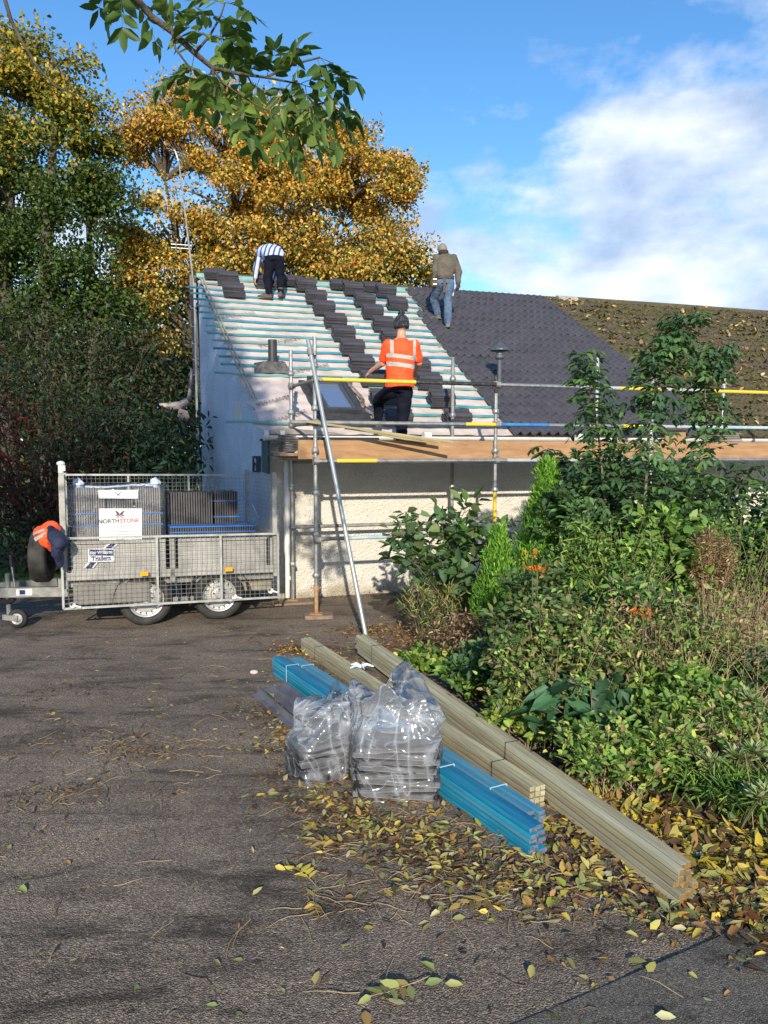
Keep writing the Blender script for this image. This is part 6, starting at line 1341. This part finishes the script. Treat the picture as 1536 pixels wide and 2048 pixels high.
# stray weeds tangled through the shrubs: tall stalks
# airy, tangled growth between the clumps
for (lab, px, Y, yt, Rw, cols, L_, W_) in [('airy fine-leaved stems rising between the conifer and the saplings', 1190, 6.3, 1000, .4, G1+G3[:1], .055, .022), ('airy fine-leaved stems in front of the tallest sapling', 1270, 6.0, 1010, .55, G1+G3[:2], .055, .02), ('airy fine-leaved stems between the lighter shrub and the dry plume', 1380, 6.5, 985, .5, G2+G1, .05, .022), ('loose fine-leaved growth over the grey-green shrub', 1150, 4.9, 1160, .6, G3+G1+DRY[:1], .045, .02), ('loose fine-leaved growth among the brown stalks on the right', 1380, 4.9, 1150, .6, G3+G1+DRY[:2], .045, .02), ('wispy pale growth at the right edge behind the plume', 1500, 6.4, 985, .5, G1+G3[:2], .05, .02), ('wild low growth beside the lower part of the timber', 1250, 4.25, 1440, .42, G3+G1+DRY[:1], .05, .026), ('wild low growth above the variegated plants', 1440, 4.35, 1400, .45, G3+G1+DRY[:2], .05, .024), ('wild low growth beside the middle of the timber', 1080, 5.0, 1330, .42, G3+G2[:2]+DRY[:1], .05, .026)]:
    S(lab, px, Y, yt, Rw, 44, 26, L_, W_, cols, sr=.003, spread=.12, t0=.08, up=.55, jit=.28, group='airy growth in the bed', sm=mat('straw_stem', (0, 0, 0)))
# orange flowers
def flower(label, px, py, Y, n):
    c = at(px, py, Y); b0 = B(px, Y); t = thing('orange_flower', b0, label, 'flower', 'orange flowers in the bed'); sb = MB(); sb.tube(bez(b0, b0.lerp(c, .5)+Vector((.03, 0, .05)), c, 6), .005, 6); sb.build('stem', stemg, t)
    lv = Leaves(); P = A_(c)+rng.normal(0, .024, (n, 3))*np.array([1.6, 1, .6]); lv.add(P, rdir(n, .3), rdir(n), .034, .012, pal(n, [(.85, .22, .01), (.8, .32, .03), (.65, .12, .01)], .15)); lv.build('petals', lfa, t)
flower('cluster of orange flowers right of the small conifer', 1074, 1138, 5.5, 44); flower('orange flower head among the brown stalks near the middle', 1286, 1226, 4.7, 36); flower('small orange bloom above the largest orange cluster', 1064, 1110, 5.7, 16)
# variegated plants
VG = [(.40, .42, .20), (.48, .50, .28), (.12, .22, .06)]
for (px, py, Y, lab, m_) in [(1502, 1402, 4.4, 'uppermost cream-edged rosette at the right edge', 16), (1420, 1528, 4.05, 'cream-edged rosettes low in the bed, leftmost of these plants', 22), (1490, 1520, 4.0, 'cream-edged rosettes at the right edge of the bed, middle of these plants', 24), (1508, 1590, 3.75, 'cream-edged rosette lowest at the right edge', 18)]:
    b0 = B(px, Y); t = thing('variegated_plant', b0, lab, 'plant', 'variegated plants at the right'); lv = Leaves(); sb = MB()
    for k in range(5 if m_ > 18 else 3):
        c = at(px+random.uniform(-28, 28)*(k > 0), py+random.uniform(-16, 22)*(k > 0), Y+random.uniform(-.1, .1)*(k > 0)); sb.tube(bez(b0, b0.lerp(c, .5)+Z*.05, c, 5), .004, 5)
        for j in range(m_):
            a = j*2.4; el_ = .2+.9*j/m_; d = np.array([[math.cos(a)*math.cos(el_), math.sin(a)*math.cos(el_), math.sin(el_)]]); lv.add([list(c)], d, [[0, -.3, 1]], .085, .026, VG[0] if j % 3 else VG[1], droop=.1); lv.add([list(c+Z*.002+Vector((0, -.0015, 0)))], d, [[0, -.3, 1]], .082, .015, VG[2], droop=.1)
    sb.build('stem', stemg, t); lv.build('foliage', lf, t)
# ground cover over the bed
gc = Leaves(); n = 26000
P = np.stack([rng.uniform(-.2, 5.5, n), rng.uniform(2.3, 9.4, n), np.zeros(n)], 1); dd = (P[:, 0]-EA.x)*EN.x+(P[:, 1]-EA.y)*EN.y; keep = (dd > .25) & (dd < 2.6) & (rng.uniform(0, 1, n) < np.clip(.25+dd*.5, 0, 1)) & (P[:, 0] > -.2+.0*P[:, 1]); P = P[keep]; dd = dd[keep]; n = len(P)
nz = np.array([mnoise.noise((x*2.2, y*2.2, 9)) for x, y in P[:, :2]]); k2 = rng.uniform(0, 1, n) < .55+nz*1.2; P = P[k2]; nz = nz[k2]; dd = dd[k2]; n = len(P)
P[:, 2] = [max(0, bed_h(x, y)) for x, y in P[:, :2]]; P[:, 2] += rng.uniform(.01, .14, n)*np.clip(dd*1.3, .2, 1.3); D = rdir(n, .25)
gc.add(P, D, rng.normal(0, .4, (n, 3))+np.array([0, -.1, 1]), rng.uniform(.035, .085, n), rng.uniform(.022, .05, n), pal(n, G3[:3]+G1+G2[:2]+[(.16, .15, .05), (.14, .09, .04)], .2))
tag(gc.build('ground_cover', lf), 'low mixed green leaves covering the bed between the shrubs', 'ground cover', kind='stuff')
gg = MB()
for i in range(2200):
    x, y = random.uniform(0, 4.5), random.uniform(3.0, 8.5); d_ = (Vector((x, y, 0))-EA).dot(EN)
    if d_ < .3: continue
    p_ = Vector((x, y, max(0, bed_h(x, y)))); h_ = random.uniform(.12, .45); e_ = p_+Vector((random.uniform(-.2, .2), random.uniform(-.2, .2), h_)); gg.tube([p_, p_.lerp(e_, .5)+Vector((0, 0, .05)), e_], [.0022, .0018, .001], 4, False)
tag(gg.build('dry_stems', mat('straw_stem', (0, 0, 0))), 'dry straw coloured stalks poking through the bed', 'dry stalks', kind='stuff')

# ---- fallen leaves and twigs
LC = [(.46, .36, .06), (.42, .36, .16), (.26, .25, .08), (.19, .10, .04), (.075, .045, .022), (.34, .19, .06), (.40, .36, .20), (.16, .20, .06)]
fl_ = Leaves()
def gz(x, y):
    d_ = (Vector((x, y, 0))-EA).dot(EN); return max(.006+.010*mnoise.noise((x*1.1, y*1.1, 2))+.007*mnoise.noise((x*3.7, y*3.7, 5)), bed_h(x, y))
def scatter(pxs, n, sd, sz=(.026, .066), cols=LC, w=None, wr=(.22, .55), zj=.02, along=None):
    pts = [gr(*p) for p in pxs]; P = []
    for i in range(n):
        k = random.randrange(len(pts)-1) if len(pts) > 1 else 0; q = pts[k].lerp(pts[min(k+1, len(pts)-1)], random.random()); s2 = sd*random.choice((.4, .8, 1.3))
        x, y = q.x+random.gauss(0, s2), q.y+random.gauss(0, s2*1.2)
        P.append((x, y, gz(x, y)+random.uniform(.003, zj)))
    L_ = rng.uniform(*sz, n); fl_.add(P, norm(rng.normal(0, 1, (n, 3))*np.array([1, 1, .22])), rng.normal(0, .30, (n, 3))+np.array([0, 0, 1]), L_, L_*rng.uniform(*wr, n), pal(n, cols, .22, w), fold=.22, droop=rng.uniform(-.2, .3))
W1 = [.10, .12, .12, .19, .23, .12, .07, .05]
scatter([(560, 1440), (600, 1540), (680, 1620), (780, 1680), (900, 1720)], 900, .22, w=W1)
scatter([(660, 1620), (780, 1660), (900, 1720), (1020, 1770), (1130, 1790)], 1050, .17, w=W1)
scatter([(540, 1400), (560, 1460), (580, 1480)], 260, .16, w=W1)
scatter([(560, 1300), (640, 1310), (700, 1350)], 420, .16, cols=[(.42, .20, .05), (.30, .12, .04), (.45, .34, .07), (.12, .06, .03)])
scatter([(700, 1270), (780, 1260), (860, 1290), (760, 1300)], 900, .22, cols=[(.34, .15, .05), (.24, .10, .04), (.42, .30, .08), (.10, .055, .03)])
scatter([(1120, 1640), (1220, 1690), (1300, 1700), (1420, 1780), (1530, 1840)], 1300, .15, w=W1)
scatter([(1160, 1600), (1300, 1660), (1440, 1700), (1530, 1740)], 1500, .16, cols=[(.55, .42, .04), (.48, .40, .10), (.26, .15, .05), (.30, .30, .08), (.10, .06, .03)], sz=(.05, .10))
scatter([(1130, 1700), (1180, 1760), (1240, 1800), (1330, 1850)], 260, .14, w=W1)
scatter([(1400, 1800), (1480, 1820), (1536, 1860)], 420, .12, w=W1, sz=(.05, .10))
scatter([(250, 1480), (260, 1510), (330, 1500)], 160, .14, cols=[(.22, .13, .06), (.30, .2, .09), (.12, .07, .04)], sz=(.03, .06), wr=(.15, .35))
scatter([(30, 1590), (120, 1600), (200, 1580)], 110, .16, cols=[(.22, .13, .06), (.30, .2, .09), (.12, .07, .04)], sz=(.03, .06), wr=(.15, .35))
scatter([(120, 1380), (60, 1400)], 60, .25, cols=[(.22, .13, .06), (.12, .07, .04)], sz=(.03, .05))
scatter([(700, 1190), (850, 1180), (600, 1200)], 260, .25, cols=[(.10, .06, .04), (.18, .11, .07), (.3, .25, .2)], sz=(.02, .05))
# sparse leaves over the open drive
n = 520; P = []
while len(P) < n:
    x, y = random.uniform(-3.2, 2.4), random.uniform(1.5, 8.5)
    if (Vector((x, y, 0))-EA).dot(EN) < .1: P.append((x, y, gz(x, y)+.006))
L_ = rng.uniform(.02, .065, n); fl_.add(P, norm(rng.normal(0, 1, (n, 3))*np.array([1, 1, .12])), rng.normal(0, .2, (n, 3))+np.array([0, 0, 1]), L_, L_*rng.uniform(.2, .55, n), pal(n, LC, .2))
# whole fallen ash leaves with their stalks
fs_ = MB()
def flat_pinnate(px, py, L_, col, k=4):
    q = gr(px, py); z_ = gz(q.x, q.y)+.012; a = random.uniform(0, 6.28); d = Vector((math.cos(a), math.sin(a), 0)); sd_ = Vector((-d.y, d.x, 0)); bend = random.uniform(-.4, .4)
    pts = [Vector((q.x, q.y, z_))+d*L_*f+sd_*bend*L_*f*f+Z*random.uniform(0, .008) for f in (0, .25, .5, .75, 1)]; fs_.tube(pts, [.0022, .002, .0018, .0014, .001], 4, False)
    P = []; D = []
    for j in range(k):
        f = .4+.55*j/k; i = min(3, int(f*4)); c = pts[i].lerp(pts[i+1], f*4-i)
        for sg in (-1, 1): P.append(list(c)); D.append(list(d*.6+sd_*sg*.8+Vector(rng.normal(0, .15, 3))*.6))
    P.append(list(pts[-1])); D.append(list(d)); n = len(P); L2 = L_*.30*rng.uniform(.8, 1.2, n); fl_.add(P, D, rng.normal(0, .28, (n, 3))+np.array([0, -.1, 1]), L2, L2*.40, pal(n, [col, col, (.30, .22, .07)], .22), fold=.25, droop=-.12)
YC = [(.50, .41, .06), (.44, .39, .12), (.30, .32, .10), (.22, .26, .11), (.38, .26, .06)]
for (px, py, L_) in [(1150, 1660, .26), (1180, 1690, .28), (1120, 1790, .24), (1090, 1760, .22), (720, 1700, .24), (860, 1960, .24), (780, 1660, .2), (1230, 1700, .26), (1300, 1690, .24), (1400, 1700, .26), (1460, 1760, .26), (1500, 1690, .24), (900, 1690, .22), (1010, 1790, .22), (640, 1640, .2), (1260, 1640, .22), (1340, 1860, .22)]: flat_pinnate(px, py, L_, YC[int(rng.integers(5))])
for i in range(30):
    r_ = random.random(); q = (random.uniform(620, 1180), random.uniform(1600, 1800)) if r_ < .5 else (random.uniform(1120, 1536), random.uniform(1640, 1800)) if r_ < .93 else (random.uniform(100, 1500), random.uniform(1500, 2040)); flat_pinnate(q[0], q[1], random.uniform(.12, .24), YC[int(rng.integers(5))])
tag(fs_.build('leaf_stalks_litter', mat('pale_twig_a', (.36, .28, .14), .8)), 'pale stalks of fallen compound leaves', 'leaf stalks', kind='stuff')
# larger single leaves near the camera
for (px, py, s_, c_) in [(860, 1798, .06, (.55, .48, .20)), (880, 1830, .06, (.58, .52, .26)), (842, 1800, .05, (.62, .50, .14)), (630, 1978, .07, (.55, .42, .14)), (812, 2015, .075, (.58, .55, .28)), (1255, 1925, .08, (.50, .46, .10)), (1295, 1952, .08, (.52, .47, .12)), (730, 2030, .08, (.42, .25, .08)), (505, 1800, .06, (.55, .50, .2)), (1300, 1865, .07, (.55, .48, .12)), (1405, 2003, .04, (.5, .5, .3)), (1250, 1870, .06, (.5, .48, .14)), (1480, 1830, .13, (.40, .11, .03)), (1110, 1800, .11, (.50, .50, .05)), (1130, 1780, .09, (.42, .46, .06)), (870, 1950, .08, (.30, .34, .10)), (850, 1975, .07, (.22, .28, .10)), (890, 1975, .07, (.45, .42, .15)), (680, 1900, .05, (.4, .36, .12)), (395, 1545, .05, (.6, .48, .12)), (335, 1500, .06, (.6, .5, .12)), (400, 1555, .05, (.5, .42, .2)), (1060, 1965, .07, (.45, .40, .12)), (960, 1660, .08, (.6, .5, .05)), (620, 1650, .08, (.58, .52, .05)), (1310, 2040, .07, (.6, .58, .3))]:
    q = gr(px, py); P = [[q.x, q.y, gz(q.x, q.y)+.012]]; a = random.uniform(0, 6.28); fl_.add(P, [[math.cos(a), math.sin(a), .05]], [[random.gauss(0, .2), random.gauss(-.2, .2), 1]], s_, s_*.45, c_, fold=.2, droop=-.15)
tag(fl_.build('fallen_leaves', litm), 'yellow, brown and olive fallen leaves strewn over the drive and around the timber', 'fallen leaves', kind='stuff')
tw = MB()
for i in range(900):
    r_ = random.random()
    if r_ < .45: x, y = random.uniform(-3, 2.3), random.uniform(1.5, 8.6)
    elif r_ < .8: q = gr(random.uniform(600, 1150), random.uniform(1600, 1850)); x, y = q.x, q.y
    else: q = gr(random.choice((250, 100, 330))+random.gauss(0, 60), random.choice((1495, 1590, 1510))+random.gauss(0, 16)); x, y = q.x, q.y
    a = random.uniform(0, 6.28); l_ = random.uniform(.04, .22)*(1 if r_ < .8 else .7); cv = random.uniform(-.8, .8); p_ = Vector((x, y, gz(x, y)+.006)); pts = [p_]; 
    for k in range(4): a += cv/4; p_ = p_+Vector((math.cos(a), math.sin(a), 0))*l_/4; pts.append(Vector((p_.x, p_.y, gz(p_.x, p_.y)+.006+.008*math.sin(k*1.2))))
    tw.cur = i % 2; tw.tube(pts, [.0022, .002, .0018, .0014, .001], 4, False)
tag(tw.build('twigs', [mat('pale_twig', (.34, .25, .13), .8), mat('dark_twig', (.12, .075, .04), .85)]), 'thin bare leaf stalks and twigs scattered on the asphalt', 'twigs', kind='stuff')

# ---- the ash tree beside the camera with its overhanging branch
ab = Vector((-6.2, -1.2, 0)); ash = thing('ash_tree', ab, 'overhanging ash branch with drooping green leaves across the top of the picture', 'tree')
tb = MB(); tb.tube([ab, ab+Vector((.1, .1, 2.5)), ab+Vector((.2, .2, 5)), ab+Vector((.1, .4, 8))], [.26, .22, .17, .08], 12)
Yb = 3.05
main = [at(x, y, Y) for x, y, Y in [(225, -60, 2.95), (275, 0, 3.0), (304, 34, 3.0), (344, 63, 3.05), (390, 106, 3.05), (424, 135, 3.1), (470, 146, 3.1), (533, 155, 3.15), (600, 168, 3.15)]]
pre = bez(ab+Vector((.2, .2, 4.6)), Vector((-3.4, 1.4, 5.3)), main[0], 8)
tb.tube(pre+main[1:], [.07, .06, .05, .042, .036, .030, .024, .020, .016]+[.014, .013, .012, .011, .009, .007, .005, .003], 7, False)
sub = [[at(424, 135, 3.1), at(445, 165, 3.12), at(480, 190, 3.12), at(520, 214, 3.15), at(560, 232, 3.15)], [at(344, 63, 3.05), at(350, 95, 3.0), at(368, 120, 3.0), at(385, 140, 3.0)], [at(390, 106, 3.05), at(420, 70, 3.15), at(440, 35, 3.2), at(450, 5, 3.2)], [at(424, 135, 3.1), at(430, 165, 3.05), at(428, 195, 3.0)], [at(533, 155, 3.15), at(580, 130, 3.2), at(640, 115, 3.2)], [at(560, 232, 3.15), at(610, 215, 3.2), at(650, 205, 3.2)]]
for s_ in sub: tb.tube(s_, [.006-.001*k for k in range(len(s_))], 5, False)
thin = [at(x, y, 2.6) for x, y in [(-10, -60), (10, 0), (22, 40), (45, 85), (75, 135), (110, 172), (152, 190)]]; pre2 = bez(ab+Vector((.2, .2, 4.2)), Vector((-3.6, 1.2, 4.9)), thin[0], 6)
tb.tube(pre2+thin[1:], [.05, .04, .032, .024, .016, .010, .007]+[.0065, .006, .0055, .005, .004, .002], 6, False)
lv = Leaves(); ss = MB(); AC = [(.08, .15, .03), (.11, .19, .035), (.16, .24, .05), (.055, .115, .025)]
rach = [((385, 140), (330, 158)), ((380, 138), (345, 150)), ((388, 112), (372, 200)), ((344, 63), (330, 15)), ((344, 60), (352, 5)), ((400, 100), (365, 70)), ((420, 80), (370, 40)), ((440, 35), (395, 20)), ((440, 30), (480, 55)), ((430, 70), (480, 90)), ((430, 80), (470, 115)), ((450, 8), (405, -10)), ((450, 5), (495, 15)), ((425, 135), (470, 100)), ((424, 135), (410, 215)), ((430, 160), (455, 225)), ((424, 140), (400, 190)), ((465, 148), (500, 110)), ((480, 150), (475, 225)), ((500, 150), (520, 95)), ((520, 155), (500, 210)), ((533, 155), (555, 75)), ((540, 155), (585, 95)), ((540, 155), (610, 70)), ((580, 130), (600, 65)), ((600, 125), (570, 200)), ((640, 115), (715, 150)), ((640, 115), (690, 175)), ((635, 118), (655, 180)), ((600, 168), (690, 130)), ((600, 168), (715, 205)), ((600, 168), (640, 240)), ((480, 190), (500, 260)), ((520, 214), (510, 290)), ((540, 222), (560, 300)), ((560, 232), (600, 325)), ((560, 232), (585, 300)), ((580, 228), (640, 290)), ((610, 215), (660, 290)), ((650, 205), (700, 250)), ((650, 205), (675, 280)), ((650, 205), (715, 230)), ((560, 160), (560, 220)), ((460, 160), (440, 205)), ((610, 170), (620, 225)), ((500, 205), (480, 240)), ((250, -30), (215, 30)), ((240, -40), (245, 50)), ((230, -50), (195, 10)), ((275, 0), (290, 30)), ((470, 0), (480, -20)), ((600, 215), (590, 270)), ((620, 215), (635, 260)), ((485, 30), (470, 75)), ((440, 60), (450, 130))]
for (a, c) in rach:
    Y = 3.1+random.uniform(-.15, .2); p_ = at(a[0], a[1], Y); q = at(c[0], c[1], Y+random.uniform(-.12, .12)); dv = q-p_; pinnate(lv, ss, p_, dv+Z*.06*dv.length, max(.13, dv.length*.9), 4, .078, .036, AC[int(rng.integers(4))], sag=.25, rr=.0016)
# crown out of frame (left of and behind the camera)
for i in range(210):
    c = Vector((-6.1+random.gauss(0, 1.15), -1.2+random.gauss(0, 1.5), 5.9+random.gauss(0, 1.35)))
    if c.x > -3.5-.32*max(0, c.z-5) or (c.y > .6 and c.x > -4.6): continue
    if i % 3 == 0: tb.tube([ab+Vector((.2, .2, min(7, c.z-.6))), c.lerp(ab+Vector((0, 0, c.z)), .5), c], [.04, .02, .006], 5, False)
    m_ = 70; P = A_(c)+rng.normal(0, .40, (m_, 3)); lv.add(P, rdir(m_, -.4), rdir(m_, .6), .13, .06, pal(m_, AC, .2))
gp0 = A1.copy(); gp1 = Vector((apex.x, apex.y, 0))  # unseen ash leaf clumps added along the sun rays to shade the gable
for i in range(230):
    t_ = random.uniform(-.02, 1.0); g_ = gp0.lerp(gp1, t_); zt_ = rz(g_)-.45; g_.z = random.uniform(1.0, max(1.2, zt_)); dist = (g_.y-random.uniform(-1.6, -.1))/(-SV.y); c = g_+SV*dist
    if i % 4 == 0: tb.tube([ab+Vector((.2, .2, 5.5)), c.lerp(ab+Vector((0, 0, 7)), .4), c], [.03, .018, .005], 5, False)
    m_ = 60; lv.add(A_(c)+rng.normal(0, .20, (m_, 3)), rdir(m_, -.4), rdir(m_, .6), .12, .055, pal(m_, AC, .2))
tb.build('trunk', bark, ash, True); ss.build('leaf_stalks', stemg, ash); lv.build('crown', lf, ash)
